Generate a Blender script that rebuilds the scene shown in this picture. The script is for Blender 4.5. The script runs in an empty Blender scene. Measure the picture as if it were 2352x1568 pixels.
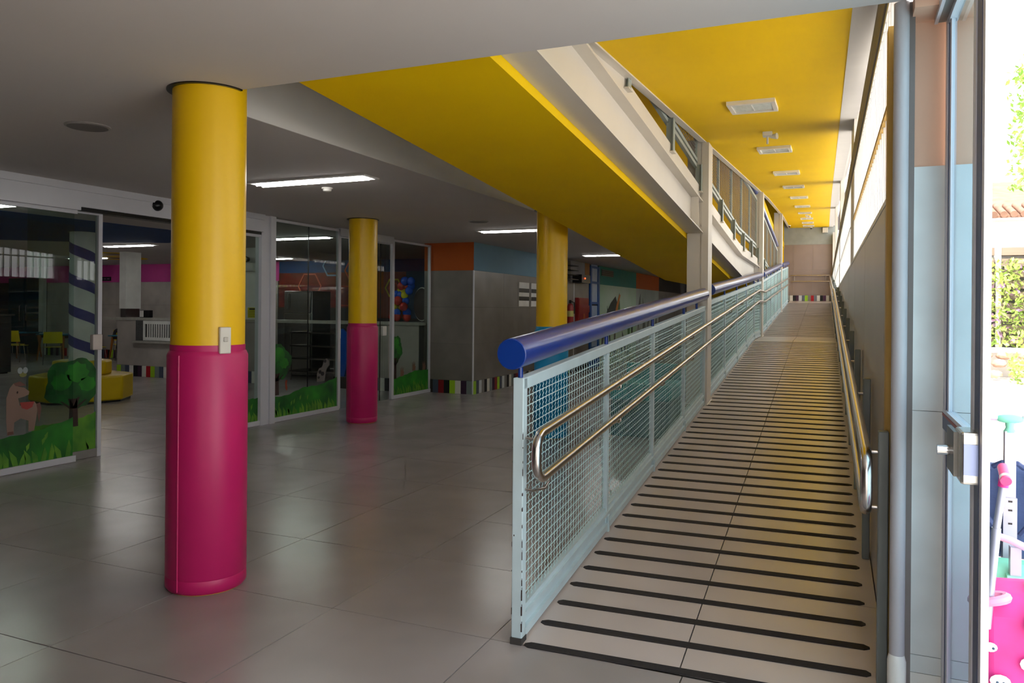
import bpy, bmesh, math, random
from mathutils import Vector, Matrix
random.seed(7)
SC = bpy.context.scene
COL = SC.collection
PI = math.pi

# ------------------------------------------------------------------ camera, sky, sun, exposure
cam_data = bpy.data.cameras.new('camera')
cam = bpy.data.objects.new('camera', cam_data)
COL.objects.link(cam)
cam_data.sensor_width = 36.0
cam_data.lens = 1760.58 / 2352.0 * 36.0
cam_data.shift_y = -75.0 / 2352.0
cam_data.clip_end = 300
cam.matrix_world = (Matrix.Translation((2.405, -3.288, 1.557)) @ Matrix.Rotation(0.4044, 4, 'Z')
                    @ Matrix.Rotation(PI / 2, 4, 'X') @ Matrix.Rotation(0.0083, 4, 'Z'))
SC.camera = cam

world = bpy.data.worlds.new('overcast_sky')
SC.world = world
world.use_nodes = True
bgn = world.node_tree.nodes['Background']
bgn.inputs['Color'].default_value = (1.0, 0.985, 0.97, 1)
bgn.inputs['Strength'].default_value = 1.0

sun_data = bpy.data.lights.new('sun', 'SUN')
sun = bpy.data.objects.new('sun', sun_data)
COL.objects.link(sun)
sun_data.energy = 2.2
sun_data.angle = 0.03
sun_data.color = (1.0, 0.95, 0.87)
sun.rotation_euler = Vector((0.16, 0.50, -0.83)).to_track_quat('-Z', 'Y').to_euler()

SC.view_settings.view_transform = 'Standard'
SC.view_settings.look = 'None'
SC.view_settings.gamma = 1.0
SC.view_settings.use_curve_mapping = False
SC.view_settings.exposure = 1.88
SC.cycles.use_denoising = True
SC.cycles.use_adaptive_sampling = True
SC.cycles.adaptive_threshold = 0.06
SC.cycles.adaptive_min_samples = 24
SC.cycles.max_bounces = 5
SC.cycles.diffuse_bounces = 3
SC.cycles.glossy_bounces = 3
SC.cycles.transmission_bounces = 4
SC.cycles.transparent_max_bounces = 10
SC.cycles.caustics_reflective = False
SC.cycles.caustics_refractive = False
SC.cycles.sample_clamp_indirect = 6.0

# ------------------------------------------------------------------ materials
def lin(h):
    h = h.lstrip('#')
    v = [int(h[i:i + 2], 16) / 255.0 for i in (0, 2, 4)]
    return tuple((c / 12.92 if c <= 0.04045 else ((c + 0.055) / 1.055) ** 2.4) for c in v)

MATS = {}
def mat(name, color, rough=0.5, metal=0.0, var=0.08, scale=4.0, bump=0.0, bscale=60.0, spec=0.5, emit=0.0, coat=0.0,
        stretch=(1, 1, 1), objvar=0.0, col2=None, wpos=False):
    """procedural principled material: colour drifting with noise, optional fine relief"""
    if name in MATS:
        return MATS[name]
    m = bpy.data.materials.new(name)
    m.use_nodes = True
    nt = m.node_tree
    b = nt.nodes['Principled BSDF']
    c = lin(color) if isinstance(color, str) else color
    b.inputs['Roughness'].default_value = rough
    b.inputs['Metallic'].default_value = metal
    b.inputs['Specular IOR Level'].default_value = spec
    b.inputs['Coat Weight'].default_value = coat
    tc = nt.nodes.new('ShaderNodeTexCoord')
    mp = nt.nodes.new('ShaderNodeMapping')
    mp.inputs['Scale'].default_value = stretch
    if wpos:
        ge = nt.nodes.new('ShaderNodeNewGeometry')
        nt.links.new(ge.outputs['Position'], mp.inputs['Vector'])
    else:
        nt.links.new(tc.outputs['Object'], mp.inputs['Vector'])
    nz = nt.nodes.new('ShaderNodeTexNoise')
    nz.inputs['Scale'].default_value = scale
    nz.inputs['Detail'].default_value = 2
    nt.links.new(mp.outputs['Vector'], nz.inputs['Vector'])
    rp = nt.nodes.new('ShaderNodeValToRGB')
    lo = tuple(x * (1 - var) for x in c) if col2 is None else lin(col2)
    hi = tuple(min(1, x * (1 + var)) for x in c)
    rp.color_ramp.elements[0].position = 0.3
    rp.color_ramp.elements[1].position = 0.7
    rp.color_ramp.elements[0].color = (*lo, 1)
    rp.color_ramp.elements[1].color = (*hi, 1)
    nt.links.new(nz.outputs['Fac'], rp.inputs['Fac'])
    out = rp.outputs['Color']
    if objvar > 0:
        oi = nt.nodes.new('ShaderNodeObjectInfo')
        mr = nt.nodes.new('ShaderNodeMapRange')
        mr.inputs['To Min'].default_value = 1 - objvar
        mr.inputs['To Max'].default_value = 1 + objvar
        nt.links.new(oi.outputs['Random'], mr.inputs['Value'])
        vm = nt.nodes.new('ShaderNodeVectorMath')
        vm.operation = 'SCALE'
        nt.links.new(out, vm.inputs[0])
        nt.links.new(mr.outputs['Result'], vm.inputs['Scale'])
        out = vm.outputs['Vector']
    nt.links.new(out, b.inputs['Base Color'])
    if bump > 0:
        n2 = nt.nodes.new('ShaderNodeTexNoise')
        n2.inputs['Scale'].default_value = bscale
        nt.links.new(mp.outputs['Vector'], n2.inputs['Vector'])
        bp_ = nt.nodes.new('ShaderNodeBump')
        bp_.inputs['Strength'].default_value = bump
        bp_.inputs['Distance'].default_value = 0.01
        nt.links.new(n2.outputs['Fac'], bp_.inputs['Height'])
        nt.links.new(bp_.outputs['Normal'], b.inputs['Normal'])
    if emit > 0:
        b.inputs['Emission Color'].default_value = (*c, 1)
        b.inputs['Emission Strength'].default_value = emit
    MATS[name] = m
    return m

def glassmat(name, tint, refl=1.0, rough=0.0):
    """thin pane: clear (tinted) transmission mixed with a mirror by Fresnel"""
    if name in MATS:
        return MATS[name]
    m = bpy.data.materials.new(name)
    m.use_nodes = True
    nt = m.node_tree
    nt.nodes.clear()
    o = nt.nodes.new('ShaderNodeOutputMaterial')
    mx = nt.nodes.new('ShaderNodeMixShader')
    tr = nt.nodes.new('ShaderNodeBsdfTransparent')
    gl = nt.nodes.new('ShaderNodeBsdfGlossy')
    fr = nt.nodes.new('ShaderNodeFresnel')
    fr.inputs['IOR'].default_value = 1.5
    ml = nt.nodes.new('ShaderNodeMath')
    ml.operation = 'MULTIPLY'
    ml.inputs[1].default_value = refl
    ml.use_clamp = True
    tr.inputs['Color'].default_value = (*lin(tint), 1)
    gl.inputs['Roughness'].default_value = rough
    nt.links.new(fr.outputs[0], ml.inputs[0])
    # only the front skin of the thin pane mirrors; the rear skin just lets light out
    ge = nt.nodes.new('ShaderNodeNewGeometry')
    m2 = nt.nodes.new('ShaderNodeMath')
    m2.operation = 'SUBTRACT'
    m2.use_clamp = True
    nt.links.new(ml.outputs[0], m2.inputs[0])
    nt.links.new(ge.outputs['Backfacing'], m2.inputs[1])
    nt.links.new(m2.outputs[0], mx.inputs['Fac'])
    nt.links.new(tr.outputs[0], mx.inputs[1])
    nt.links.new(gl.outputs[0], mx.inputs[2])
    nt.links.new(mx.outputs[0], o.inputs['Surface'])
    MATS[name] = m
    return m

# ------------------------------------------------------------------ mesh building
class MB:
    def __init__(s):
        s.v = []
        s.f = []
    def add(s, vs, fs):
        o = len(s.v)
        s.v += [tuple(p) for p in vs]
        s.f += [tuple(i + o for i in f) for f in fs]
        return s
    def hexa(s, p):
        """eight corners: bottom loop 0-3, top loop 4-7"""
        return s.add(p, [(3, 2, 1, 0), (4, 5, 6, 7), (0, 1, 5, 4), (1, 2, 6, 5), (2, 3, 7, 6), (3, 0, 4, 7)])
    def box(s, x0, x1, y0, y1, z0, z1):
        return s.hexa([(x0, y0, z0), (x1, y0, z0), (x1, y1, z0), (x0, y1, z0), (x0, y0, z1), (x1, y0, z1), (x1, y1, z1), (x0, y1, z1)])
    def slope(s, x0, x1, y0, y1, zb0, zb1, zt0, zt1):
        """box whose bottom and top run from y0 to y1 on a slope"""
        return s.hexa([(x0, y0, zb0), (x1, y0, zb0), (x1, y1, zb1), (x0, y1, zb1), (x0, y0, zt0), (x1, y0, zt0), (x1, y1, zt1), (x0, y1, zt1)])
    def prism(s, poly, d, axis='y'):
        """extrude a 2-D polygon by thickness: poly in the plane across 'axis', d=(from,to)"""
        n = len(poly)
        def P(u, w, t):
            return {'x': (t, u, w), 'y': (u, t, w), 'z': (u, w, t)}[axis]
        vs = [P(u, w, d[0]) for u, w in poly] + [P(u, w, d[1]) for u, w in poly]
        fs = [tuple(range(n - 1, -1, -1)), tuple(range(n, 2 * n))]
        fs += [(i, (i + 1) % n, n + (i + 1) % n, n + i) for i in range(n)]
        return s.add(vs, fs)
    def tube(s, pts, r, n=12, caps=True, r2=None):
        pts = [Vector(p) for p in pts]
        k = len(pts)
        rs = [r] * k if not isinstance(r, (list, tuple)) else list(r)
        rings = []
        ref = None
        for i, p in enumerate(pts):
            d = (pts[min(i + 1, k - 1)] - pts[max(i - 1, 0)]).normalized()
            if ref is None:
                ref = Vector((0, 0, 1)) if abs(d.z) < 0.9 else Vector((1, 0, 0))
            u = (ref - d * ref.dot(d)).normalized()
            ref = u
            w = d.cross(u)
            rings.append([p + (u * math.cos(2 * PI * j / n) + w * math.sin(2 * PI * j / n)) * rs[i] for j in range(n)])
        vs = [q for rg in rings for q in rg]
        fs = []
        for i in range(k - 1):
            for j in range(n):
                fs.append((i * n + j, i * n + (j + 1) % n, (i + 1) * n + (j + 1) % n, (i + 1) * n + j))
        if caps:
            fs.append(tuple(range(n - 1, -1, -1)))
            fs.append(tuple((k - 1) * n + j for j in range(n)))
        return s.add(vs, fs)
    def lathe(s, prof, c=(0, 0, 0), n=32, sx=1.0, sy=1.0):
        """revolve (radius, height) pairs about a vertical axis through c"""
        vs = []
        for r, z in prof:
            for j in range(n):
                a = 2 * PI * j / n
                vs.append((c[0] + sx * r * math.cos(a), c[1] + sy * r * math.sin(a), c[2] + z))
        fs = []
        for i in range(len(prof) - 1):
            for j in range(n):
                fs.append((i * n + j, i * n + (j + 1) % n, (i + 1) * n + (j + 1) % n, (i + 1) * n + j))
        fs.append(tuple(range(n - 1, -1, -1)))
        fs.append(tuple((len(prof) - 1) * n + j for j in range(n)))
        return s.add(vs, fs)
    def ball(s, c, r, n=12, m=8, sz=(1, 1, 1)):
        vs = [(c[0], c[1], c[2] - r * sz[2])]
        for i in range(1, m):
            t = PI * i / m - PI / 2
            for j in range(n):
                a = 2 * PI * j / n
                vs.append((c[0] + r * sz[0] * math.cos(t) * math.cos(a), c[1] + r * sz[1] * math.cos(t) * math.sin(a), c[2] + r * sz[2] * math.sin(t)))
        vs.append((c[0], c[1], c[2] + r * sz[2]))
        fs = [(0, 1 + (j + 1) % n, 1 + j) for j in range(n)]
        for i in range(m - 2):
            for j in range(n):
                fs.append((1 + i * n + j, 1 + i * n + (j + 1) % n, 1 + (i + 1) * n + (j + 1) % n, 1 + (i + 1) * n + j))
        L = len(vs) - 1
        fs += [(L, 1 + (m - 2) * n + j, 1 + (m - 2) * n + (j + 1) % n) for j in range(n)]
        return s.add(vs, fs)
    def ring(s, outer, inner, z0, z1):
        """upright ring between two loops of equal count"""
        n = len(outer)
        vs = [(x, y, z) for z in (z0, z1) for lp in (outer, inner) for x, y in lp]
        fs = []
        for i in range(n):
            j = (i + 1) % n
            fs += [(i, j, 2 * n + j, 2 * n + i), (n + j, n + i, 3 * n + i, 3 * n + j), (2 * n + i, 2 * n + j, 3 * n + j, 3 * n + i), (j, i, n + i, n + j)]
        return s.add(vs, fs)
    def mesh(s, name, m, o=(0, 0, 0), smooth=True):
        me = bpy.data.meshes.new(name)
        me.from_pydata([(x - o[0], y - o[1], z - o[2]) for x, y, z in s.v], [], s.f)
        me.materials.append(m)
        me.update()
        if smooth:
            me.shade_smooth()
            me.set_sharp_from_angle(angle=math.radians(38))
        return me

# the ramp runs a little askew of the floor grid: its own frame (a across, s along, z up)
PSI = 0.0167
RO = Vector((1.0737, 0.0087, 0.0))
RD = Vector((-math.sin(PSI), math.cos(PSI), 0))
RL = Vector((math.cos(PSI), math.sin(PSI), 0))
def RW(a, s, z=0.0):
    return RO + RL * a + RD * s + Vector((0, 0, z))

def tag(o, label=None, cat=None, group=None, kind=None):
    if label: o['label'] = label
    if cat: o['category'] = cat
    if group: o['group'] = group
    if kind: o['kind'] = kind
    return o

def bevel(o, w=0.005, seg=2):
    b = o.modifiers.new('soft_edges', 'BEVEL')
    b.width = w
    b.segments = seg
    b.limit_method = 'ANGLE'
    b.angle_limit = math.radians(40)
    return o

def single(name, mb, m, label=None, cat=None, group=None, kind=None, ramp=False, origin=None, smooth=True):
    """a top-level thing that is one mesh; coordinates are world ones, or ramp ones when ramp"""
    o0 = origin if origin is not None else (0, 0, 0)
    o = bpy.data.objects.new(name, mb.mesh(name, m, o0, smooth))
    COL.objects.link(o)
    if ramp:
        o.location = RW(*o0)
        o.rotation_euler[2] = PSI
    else:
        o.location = o0
    return tag(o, label, cat, group, kind)

class Thing:
    """an Empty at the base of a thing; its parts are meshes given in the same frame as the base point"""
    def __init__(s, name, label, cat, o=(0, 0, 0), group=None, ramp=False, kind=None):
        s.o = o
        s.e = bpy.data.objects.new(name, None)
        s.e.empty_display_size = 0.1
        COL.objects.link(s.e)
        if ramp:
            s.e.location = RW(*o)
            s.e.rotation_euler[2] = PSI
        else:
            s.e.location = o
        tag(s.e, label, cat, group, kind)
    def part(s, name, mb, m, label=None, kind=None, parent=None, smooth=True):
        me = mb if isinstance(mb, bpy.types.Mesh) else mb.mesh(name, m, s.o, smooth)
        o = bpy.data.objects.new(name, me)
        COL.objects.link(o)
        o.parent = parent if parent is not None else s.e
        return tag(o, label, None, None, kind)

def sub(parent, name, mb, m, label=None, kind=None, smooth=True, o=(0, 0, 0)):
    """a part of a single-mesh thing"""
    q = bpy.data.objects.new(name, mb.mesh(name, m, o, smooth) if isinstance(mb, MB) else mb)
    COL.objects.link(q)
    q.parent = parent
    return tag(q, label, None, None, kind)

def copy_tree(e, loc, rz=0.0, label=None):
    def rec(o, par):
        c = o.copy()
        COL.objects.link(c)
        c.parent = par
        for ch in list(o.children):
            rec(ch, c)
        return c
    r = rec(e, None)
    r.location = loc
    r.rotation_euler[2] = rz
    if label: r['label'] = label
    return r

def interp(pts, s):
    if s <= pts[0][0]:
        return pts[0][1]
    for (a, b), (c, d) in zip(pts, pts[1:]):
        if s <= c:
            return b + (d - b) * (s - a) / (c - a)
    return pts[-1][1]
RAMP = [(0, 0.0), (12.7, 0.98), (14.2, 0.985), (29.0, 1.96)]
CEIL = [(0, 3.10), (16.7, 4.35), (24.0, 4.74), (29.0, 4.85)]
BEAM = [(0, 3.225), (10.5, 2.527), (14.0, 2.527), (22.0, 1.99), (29.0, 1.97)]
def zr(s): return interp(RAMP, s)
def zc(s): return interp(CEIL, s)
def zu(s): return interp(BEAM, s)
def run(prof, s0, s1):
    """break points of a profile between s0 and s1"""
    return [s0] + [p[0] for p in prof if s0 < p[0] < s1] + [s1]

# palette
M_tile = mat('porcelain_floor', '#a29a98', rough=0.25, var=0.10, scale=1.6, objvar=0.03, spec=0.5, wpos=True)
M_grout = mat('grout', '#3d3a38', rough=0.9)
M_white = mat('white_paint', '#e2dfdb', rough=0.75, var=0.02)
M_ceil = mat('ceiling_paint', '#d3cdc9', rough=0.85, var=0.02, scale=1.2)
M_yellow = mat('yellow_paint', '#fed100', rough=0.6, var=0.03, scale=1.5, spec=0.15)
M_ycol = mat('yellow_enamel', '#f2c200', rough=0.38, var=0.03, scale=2)
M_steelw = mat('cream_steel_paint', '#dcd6cc', rough=0.45, var=0.03, scale=2)
M_rail = mat('pale_blue_enamel', '#c2d6dc', rough=0.38, var=0.05, scale=7, bump=0.04, bscale=25)
M_mesh = mat('pale_blue_wire', '#b4d6d8', rough=0.45, var=0.06)
M_blue = mat('blue_enamel', '#0a3488', rough=0.28, var=0.05, scale=3, coat=0.3)
M_inox = mat('stainless_steel', '#c8c2bd', rough=0.22, metal=1.0, var=0.05, scale=30, stretch=(1, 1, 6))
M_magenta = mat('magenta_vinyl', '#c41a64', rough=0.42, var=0.06, scale=3, bump=0.05, bscale=14)
M_skyvinyl = mat('sky_blue_vinyl', '#1b9bd8', rough=0.42, var=0.05, scale=3)
M_black = mat('black_rubber', '#242022', rough=0.75, var=0.15, scale=20)
M_alu = mat('white_aluminium', '#d8d8de', rough=0.35, var=0.02)
M_dark = mat('black_plastic', '#0c0c0e', rough=0.3, var=0.05)
M_gwall = mat('cement_tile', '#7a746d', rough=0.35, var=0.16, scale=2.2, objvar=0.04, wpos=True)
M_orange = mat('orange_paint', '#b4520e', rough=0.7, var=0.03)
M_bluegrey = mat('blue_grey_paint', '#6f96ac', rough=0.7, var=0.03)
M_pink = mat('pink_paint', '#d64aa0', rough=0.7, var=0.03)
M_teal = mat('teal_paint', '#05786e', rough=0.6, var=0.03)
M_tube = mat('lit_tube', (1.0, 0.98, 0.95), rough=0.5, emit=10.0)
M_reflector = mat('bright_reflector', '#d4d4d0', rough=0.25, metal=0.9)
M_glass = glassmat('clear_glass', '#e9f2ee', 1.0)

# ================================================================== the large structure
T = 0.9
M_gwall2 = mat('pale_cement_tile', '#a8a098', rough=0.35, var=0.14, scale=2.2, objvar=0.04, wpos=True)
M_lobby = mat('lobby_grey', '#77716c', rough=.7)
M_rtile = mat('ramp_porcelain', '#cabeb8', rough=0.24, var=0.08, scale=1.6, objvar=0.03, wpos=True)
FLOORS = MB()
FLOORS.box(-24.2, 2.72, -4.8, 30.2, -0.2, -0.006)
floor = single('floor', FLOORS, M_grout, 'grey porcelain tiled floor of the hall', 'floor', kind='structure', smooth=False)
tile_me = MB().box(0.003, T - 0.003, 0.003, T - 0.003, -0.006, 0.0).mesh('tile', M_tile, smooth=False)
def floor_tile(i, j, sx=1.0):
    q = bpy.data.objects.new('tile', tile_me)
    COL.objects.link(q)
    q.parent = floor
    q.location = (i * T, j * T, 0)
    q.scale = (sx, 1, 1)
done = set()
for i in range(-6, 1):
    for j in range(-4, 17):
        floor_tile(i, j); done.add((i, j))
for i in (1, 2):
    for j in range(-4, 0):
        floor_tile(i, j); done.add((i, j))
for j in range(0, 17):
    floor_tile(1, j, 0.13); done.add((1, j)); done.add((2, j))
for i in range(-15, -6):
    for j in range(1, 10):
        floor_tile(i, j); done.add((i, j))
rest = MB()
for i in range(-26, 3):
    for j in range(-5, 33):
        if (i, j) not in done and not (i >= 1 and j >= 0):
            rest.box(i * T + 0.002, (i + 1) * T - 0.002, j * T + 0.002, (j + 1) * T - 0.002, -0.006, 0.0)
sub(floor, 'far_tiles', rest, M_tile, kind='stuff', smooth=False)

# ---- ceilings
cb = MB()
cb.box(-4.7, 2.72, -4.8, 0.03, 2.76, 2.92)
cb.box(-4.7, -1.06, 0.03, 30.2, 2.76, 2.92)
cb.box(-24.2, -4.7, -3.0, 13.3, 2.76, 2.92)
ceiling = single('ceiling', cb, M_ceil, 'flat white plaster ceiling of the hall', 'ceiling', kind='structure', smooth=False)
sub(ceiling, 'blue_paint_patch', MB().prism([(-7.5, 2.0), (-7.35, 5.7), (-7.9, 6.9), (-9.35, 7.55), (-10.6, 7.05), (-11.9, 6.0), (-13.5, 4.5), (-13.0, 1.5)], (2.755, 2.7605), 'z'),
    mat('deep_blue_paint', '#08407c', rough=0.7), 'deep blue painted patch', smooth=False)
for (cx, cy, r, mm) in ((-13.2, 9.5, 0.55, M_yellow), (-14.4, 10.6, 0.7, M_yellow)):
    sub(ceiling, 'painted_disc', MB().prism([(cx + r * math.cos(t * PI / 12), cy + r * math.sin(t * PI / 12)) for t in range(24)], (2.755, 2.7605), 'z'), mm, 'yellow painted disc', smooth=False)
    sub(ceiling, 'painted_disc', MB().prism([(cx + .45 * r * math.cos(t * PI / 12), cy + .45 * r * math.sin(t * PI / 12)) for t in range(24)], (2.752, 2.7555), 'z'), M_dark, 'black painted disc', smooth=False)

single('roof', MB().box(-24.2, 2.75, -4.8, 31.5, 6.2, 6.4), M_white, 'added upper roof slab blocking sky light over the stair void', 'roof', kind='structure', smooth=False)  # unseen slab, added to keep sky light out of the void
single('wall_void_left', MB().box(-1.22, -1.056, 0.034, 30.2, 2.761, 6.2), M_white, 'white fascia wall along the left of the void', 'wall', kind='structure', smooth=False)  # lower fascia is real; the upper part is added to block light
single('light_block_void_front', MB().box(-1.22, 2.72, -0.14, 0.032, 2.922, 6.2), M_white, 'added unseen white wall above the near ceiling edge, blocking light', 'wall', kind='structure', smooth=False)  # out of view, added only to stop light over the near ceiling

# ---- the first ramp
prof = [(0.0, -0.2)] + [(s, z - 0.012) for s, z in RAMP] + [(29.2, 1.95), (29.2, -0.2)]
prof[1] = (0.0, -0.03)
ramp = single('ramp', MB().prism(prof, (-0.03, 1.53), 'x'), mat('ramp_concrete', '#6d6864', rough=0.9), 'long tiled access ramp with black anti-slip strips', 'ramp', kind='structure', ramp=True, smooth=False)
cuts = [k * 0.9316 for k in range(0, 32) if k * 0.9316 < 29.0] + [12.7, 14.2, 29.0]
cuts = sorted(c for c in cuts if not any(0 < abs(c - b) < 0.12 for b in (12.7, 14.2, 29.0)))
for s0, s1 in zip(cuts, cuts[1:]):
    for a0, a1 in ((-0.028, 0.702), (0.708, 1.528)):
        e = 0.003
        sub(ramp, 'tile', MB().slope(a0, a1, s0 + e, s1 - e, zr(s0) - 0.012, zr(s1) - 0.012, zr(s0) + 0.001, zr(s1) + 0.001), M_rtile, smooth=False)
n = 0
M_strip = mat('black_grip_tape', '#252123', rough=0.85, var=0.2, scale=40, bump=0.2, bscale=300)
while n * 0.2329 < 27.5:
    s = n * 0.2329
    n += 1
    if 12.55 < s < 14.3:
        continue
    h, sk, r_ = 0.026, 0.03, random.uniform(-0.006, 0.006)
    out = [(0.0 + r_, s - h * .35), (0.022, s - h), (1.45, s - h + sk), (1.473 + r_, s - h * .3 + sk), (1.473 + r_, s + h * .3 + sk), (1.45, s + h + sk), (0.022, s + h), (0.0 + r_, s + h * .35)]
    lo = [(a, q, zr(q) + 0.0012) for a, q in out]
    hi = [(a, q, zr(q) + 0.0042) for a, q in out]
    k = len(out)
    sub(ramp, 'anti_slip_strip', MB().add(lo + hi, [tuple(range(k - 1, -1, -1)), tuple(range(k, 2 * k))] + [(i, (i + 1) % k, k + (i + 1) % k, k + i) for i in range(k)]), M_strip, smooth=False)
# dark shadow gap curb along the left foot of the ramp
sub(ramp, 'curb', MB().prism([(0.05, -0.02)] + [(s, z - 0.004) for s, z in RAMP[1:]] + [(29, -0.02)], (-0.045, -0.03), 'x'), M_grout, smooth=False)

# ---- yellow ceiling over the ramp with its white edge beams
yc = MB()
for s0, s1 in zip(run(CEIL, -0.0, 29.0), run(CEIL, -0.0, 29.0)[1:]):
    yc.slope(-0.03, 1.40, s0, s1, zc(s0), zc(s1), zc(s0) + 0.2, zc(s1) + 0.2)
yceil = single('ceiling_over_ramp', yc, M_yellow, 'yellow sloping ceiling above the ramp', 'ceiling', kind='structure', ramp=True, smooth=False)
eb = MB()
hb = MB()
for s0, s1 in zip(run(CEIL, 0.0, 29.0), run(CEIL, 0.0, 29.0)[1:]):
    eb.slope(-0.10, -0.03, s0, s1, zc(s0) - 0.012, zc(s1) - 0.012, zc(s0) + 0.25, zc(s1) + 0.25)
    hb.slope(1.40, 1.555, s0, s1, zc(s0) - .004, zc(s1) - .004, zc(s0) + .2, zc(s1) + .2)
sub(yceil, 'edge_beam', eb, M_steelw, 'cream steel edge beam', smooth=False)
sub(yceil, 'margin', hb, M_white, 'white ceiling margin', smooth=False)

# ---- the return flight: yellow slab, steel beam, kick plate
def zs(s): return zu(s) - 0.43
uf = MB()
br = run(BEAM, 0.06, 29.0)
for s0, s1 in zip(br, br[1:]):
    uf.slope(-1.40, -0.25, s0, s1, zs(s0), zs(s1), zu(s0), zu(s1))
upper = single('upper_ramp', uf, M_yellow, 'yellow return ramp slab hanging over the hall', 'ramp', kind='structure', ramp=True, smooth=False)
w, lf, tf, kp = MB(), MB(), MB(), MB()
for s0, s1 in zip(br, br[1:]):
    w.slope(-0.158, -0.146, s0, s1, zu(s0) - 0.36, zu(s1) - 0.36, zu(s0), zu(s1))
    lf.slope(-0.248, -0.055, s0, s1, zu(s0) - 0.372, zu(s1) - 0.372, zu(s0) - 0.358, zu(s1) - 0.358)
    tf.slope(-0.248, -0.055, s0, s1, zu(s0) - 0.012, zu(s1) - 0.012, zu(s0) + 0.004, zu(s1) + 0.004)
    kp.slope(-0.105, -0.095, s0, s1, zu(s0), zu(s1), zu(s0) + 0.18, zu(s1) + 0.18)
sub(upper, 'beam_web', w, M_steelw, 'cream steel beam web', smooth=False)
sub(upper, 'lower_flange', lf, M_steelw, 'cream steel beam flange', smooth=False)
sub(upper, 'upper_flange', tf, M_steelw, 'cream steel beam flange', smooth=False)
for s in (5.52, 13.9):
    sub(upper, 'stiffener', MB().box(-.147, -.06, s, s + .012, zu(s) - .36, zu(s) - .01), M_steelw, smooth=False)
sub(upper, 'kick_plate', kp, M_steelw, 'cream kick plate', smooth=False)

# the next flight overhead and an added wall blocking light above the ramp ceiling
nf = MB()
for s0, s1 in zip(br, br[1:]):
    nf.slope(-1.055 - RO.x + 0.01, -0.25, s0, s1, zu(s0) + 2.1, zu(s1) + 2.1, zu(s0) + 2.3, zu(s1) + 2.3)
single('ceiling_over_return', nf, M_yellow, 'yellow slab of the next flight over the return ramp', 'ceiling', kind='structure', ramp=True, smooth=False)
uw = MB()
for s0, s1 in zip(run(CEIL, 0.0, 29.2), run(CEIL, 0.0, 29.2)[1:]):
    uw.slope(1.555, 1.62, s0, s1, zc(s0) + .05, zc(s1) + .05, 6.2, 6.2)
single('light_block_upper_right', uw, M_white, 'added white wall blocking light above the ramp ceiling', 'wall', kind='structure', ramp=True, smooth=False)

# ---- right wall of satin panels, slatted windows above
M_panel = mat('taupe_satin_panel', '#aa9f98', rough=0.28, var=0.06, scale=0.8, objvar=0.02)
wr = single('wall_right', MB().box(1.545, 1.62, 0.30, 29.2, -0.1, 2.05), M_grout, 'taupe panelled wall beside the ramp', 'wall', kind='structure', ramp=True, smooth=False)
js = [0.36, 0.67] + [0.67 + 1.96 * k for k in range(1, 15)] + [29.0]
for s0, s1 in zip(js, js[1:]):
    sub(wr, 'panel', MB().box(1.533, 1.546, s0 + 0.005, s1 - 0.005, -0.05, 2.05), M_panel, smooth=False)
M_ochre = mat('ochre_paint', '#c8a04a', rough=0.5)
M_slat = mat('white_slat', '#eef0f0', rough=0.4, var=0.02)
single('trim_1', MB().box(1.515, 1.60, 0.27, 0.35, 0, 2.76), M_ochre, 'ochre vertical jamb at the near end of the slatted window', 'trim', kind='structure', ramp=True, smooth=False)
slat_lo = MB().box(-0.025, 0.025, -0.007, 0.007, 0, 0.40).mesh('slat', M_slat, smooth=False)
slat_hi = MB().box(-0.025, 0.025, -0.007, 0.007, 0, 0.46).mesh('slat', M_slat, smooth=False)
wins = [(0.36, 5.0, 'nearest'), (5.85, 12.4, 'second'), (13.0, 20.5, 'third'), (21.1, 28.6, 'farthest')]
for k, (s0, s1, nm) in enumerate(wins):
    t = Thing('window_%d' % (k + 5), '%s tall window of white vertical slats above the ramp wall' % nm, 'window', (1.56, s0, 2.06), ramp=True, kind='structure')
    fr = MB()
    fr.box(1.53, 1.59, s0, s1, 2.05, 2.075)
    fr.box(1.53, 1.59, s0, s1, 2.93, 2.965)
    fr.box(1.53, 1.59, s1 - 0.05, s1, 2.05, 2.965)
    t.part('frame', fr, M_slat, smooth=False)
    t.part('middle_rail', MB().box(1.525, 1.57, s0, s1, 2.462, 2.485), M_ochre if k == 0 else M_slat, 'ochre rail' if k == 0 else None, smooth=False)
    ss = s0 + 0.08
    many = MB()
    while ss < s1 - 0.06:
        for z0, z1, me in ((2.07, 2.45, slat_lo), (2.48, 2.94, slat_hi)):
            if k < 2:
                q = t.part('slat', me, None)
                q.location = (0, ss - s0, z0 - 2.06 + 0.005)
            else:
                many.box(1.535, 1.585, ss, ss + 0.014, z0, z1)
        ss += 0.14
    if k >= 2:
        t.part('slats', many, M_slat, kind='stuff', smooth=False)
for s0, s1 in ((5.0, 5.85), (12.4, 13.0), (20.5, 21.1), (28.6, 29.2)):
    sub(wr, 'window_post', MB().box(1.53, 1.60, s0, s1, 2.05, 4.6), M_steelw, 'cream steel window post', smooth=False)
sub(wr, 'head_beam', MB().box(1.52, 1.60, 0.3, 29.2, 2.965, 3.16), mat('taupe_beam', '#7d766c', rough=0.6), 'taupe beam over the slatted windows', smooth=False)
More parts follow.
